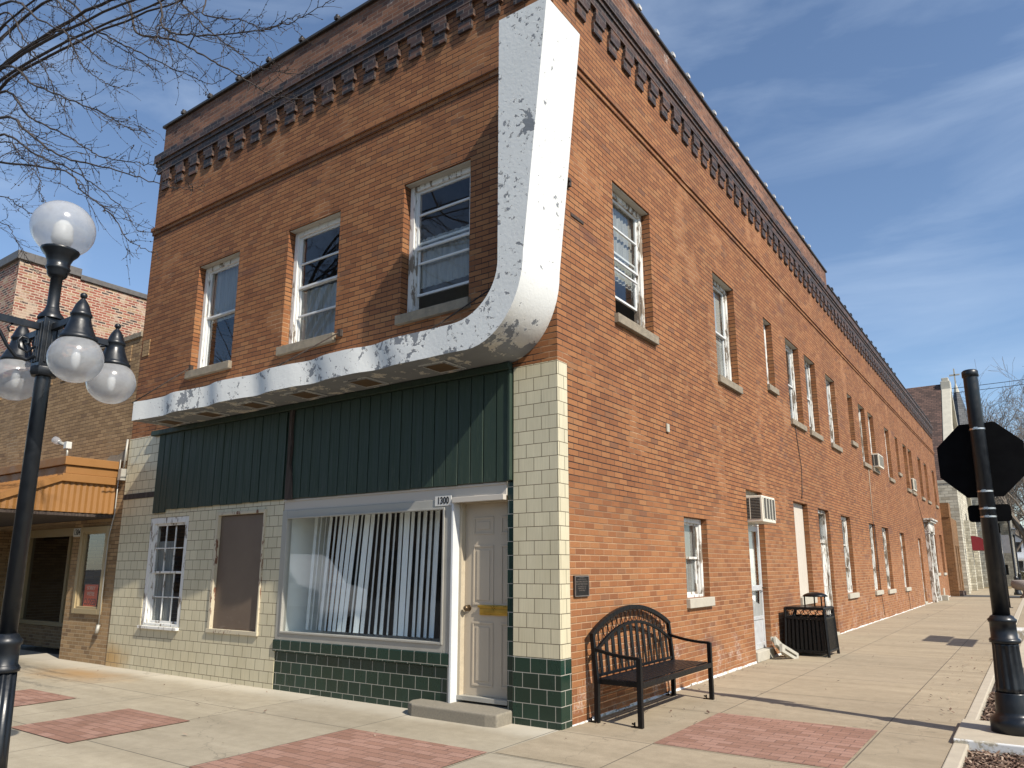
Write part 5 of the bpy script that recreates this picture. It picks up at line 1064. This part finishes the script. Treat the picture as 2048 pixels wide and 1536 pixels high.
def house(label, x, y, w, d, h, m):
    t = thing('white_house', label, 'house', (x, y, -.2)); q = MB(); q.box(x, x + w, y, y + d, -.2, h); q.prism([(x - .2, y - .3, h), (x + w + .2, y - .3, h), (x + w / 2, y - .3, h + w * .38)], (0, d + .6, 0)); hs = q.build('wall', m, t); q = MB(); q.hexa([(x - .4, y - .5, h - .1), (x + w / 2, y - .5, h + w * .40), (x + w / 2, y + d + .5, h + w * .40), (x - .4, y + d + .5, h - .1), (x - .4, y - .5, h + .1), (x + w / 2, y - .5, h + w * .43), (x + w / 2, y + d + .5, h + w * .43), (x - .4, y + d + .5, h + .1)]); q.hexa([(x + w + .4, y - .5, h - .1), (x + w / 2, y - .5, h + w * .40), (x + w / 2, y + d + .5, h + w * .40), (x + w + .4, y + d + .5, h - .1), (x + w + .4, y - .5, h + .1), (x + w / 2, y - .5, h + w * .43), (x + w / 2, y + d + .5, h + w * .43), (x + w + .4, y + d + .5, h + .1)]); q.build('roof', m_roof, t)
    for i in range(3):
        for z in (.9, 3.6): 
            if z < h - 1: q = MB(); q.box(x + w * (.15 + .28 * i), x + w * (.15 + .28 * i) + .9, y - .03, y - .003, z, z + 1.4); q.build('window', m_dark, t)
    q = MB(); q.box(x - .3, x + w + .3, y - 2.2, y - .1, 2.5, 2.75); q.box(x, x + .2, y - 2.1, y - 1.9, 0, 2.5); q.box(x + w - .2, x + w, y - 2.1, y - 1.9, 0, 2.5); q.box(x, x + w, y - 2.1, y - .1, -.2, .1); q.build('porch', m, t)
house('far white two-storey house with a porch at the end of the street', -2.2, 122, 5.2, 9, 5, m_house)
def bush(label, x, y, r):
    t = thing('bush', label, 'bush', (x, y, -.1), 'clipped bushes by the far pavement'); rn = random.Random(int(x * 10)); q = MB()
    for i in range(1500):
        v = Vector((rn.gauss(0, 1), rn.gauss(0, 1), rn.gauss(0, 1))).normalized() * r * rn.uniform(.75, 1.02); v.z = abs(v.z) * 1.0; c_ = Vector((x, y, 0)) + v; a = Vector((rn.gauss(0, 1), rn.gauss(0, 1), rn.gauss(0, 1))).normalized() * .12; e = a.orthogonal().normalized() * .08; q.quad([c_ - a, c_ - e, c_ + a, c_ + e])
    q.build('foliage', m_bush, t, fix=False)
bush('round clipped bush at the end of the pavement, nearer one', .55, 90, .95); bush('round clipped bush at the end of the pavement, farther one', 1.9, 100, 1.1)
t = thing('white_pillar', 'small white ornament pillar by the far bushes', 'pillar', (1.75, 89, 0)); q = MB(); q.lathe((1.75, 89, -.1), [(.5, 0), (.5, .2), (.3, .4), (.25, 1.3), (.4, 1.5), (.42, 1.7), (.3, 1.75)], 16); q.build('shaft', m_house, t)
t = thing('overhead_wire', 'pair of thin overhead wires crossing the sky behind the church', 'wire', (0, 58, 12)); 
for dz in (0, .35):
    q = MB(); q.tube([(-30 + 80 * i / 24, 58 - 6 * i / 24, 14.3 + dz + 4.5 * ((i / 24 - .5) ** 2)) for i in range(25)], .022, 5); q.build('wire', m_wire, t)

t = thing('traffic_sign', 'roadside sign standing out of view, casting its shadow on the pavement', 'road sign', (4.95, 11.4, 0)); q = MB(); q.tube([(4.95, 11.4, 0), (4.95, 11.4, 3.1)], .035, 8); q.build('pole', m_post, t); q = MB(); q.box(4.90, 4.91, 10.4, 12.2, 2.0, 2.45); q.box(4.90, 4.91, 11.0, 12.6, 2.47, 2.95); q.build('sign_plate', m_gsign, t)

# across the street, out of the photograph but seen in the shop glass
t = thing('work_van', 'white work van parked across the street, seen mirrored in the shop window', 'van', (-15, -8.6, -.2)); q = MB()
prof = [(-18.2, .15), (-12.9, .15), (-12.75, .35), (-12.8, .95), (-13.7, 1.12), (-14.5, 1.85), (-14.9, 2.0), (-18.1, 2.02), (-18.25, 1.8)]
q.prism([(x, -9.5, z) for x, z in prof], (0, 1.85, 0)); q.build('body', m_house, t, bevel=.06, seg=3)
q = MB(); q.prism([(-14.62, -7.645, 1.15), (-13.85, -7.645, 1.15), (-14.55, -7.645, 1.75), (-14.85, -7.645, 1.8), (-15.5, -7.645, 1.8), (-15.5, -7.645, 1.15)], (0, .008, 0)); q.build('window', m_dark, t)
for x in (-17.2, -13.7):
    for y in (-9.5, -7.75): q = MB(); q.tube([(x, y, .14), (x, y + .2, .14)], .34, 20); q.build('wheel', m_wire, t)
q = MB(); q.box(-18.25, -12.78, -7.648, -7.64, .3, .5); q.build('lower_band', m_dark, t)
q = MB(); q.box(-17.7, -16.0, -7.646, -7.640, 1.15, 1.75); q.build('emblem_panel', m_dark, t)
t = thing('opposite_shops', 'row of brick shops across the street, seen only as a reflection in the glass', 'building', (-10, -28, -.2)); q = MB()
for (x0, x1, h) in ((-60, -44, 6.5), (-44, -31, 8), (-31, -19, 5.2), (-19, -4, 7.2), (-4, 10, 4.6)): q.box(x0 + .02, x1 - .02, -38, -26, -.2, h)
q.build('wall', m_obrick, t); q = MB()
for i in range(16): x = -58 + i * 4.2; q.box(x, x + 2.8, -25.99, -25.96, .5, 2.6)
q.build('shop_window', m_dark, t)
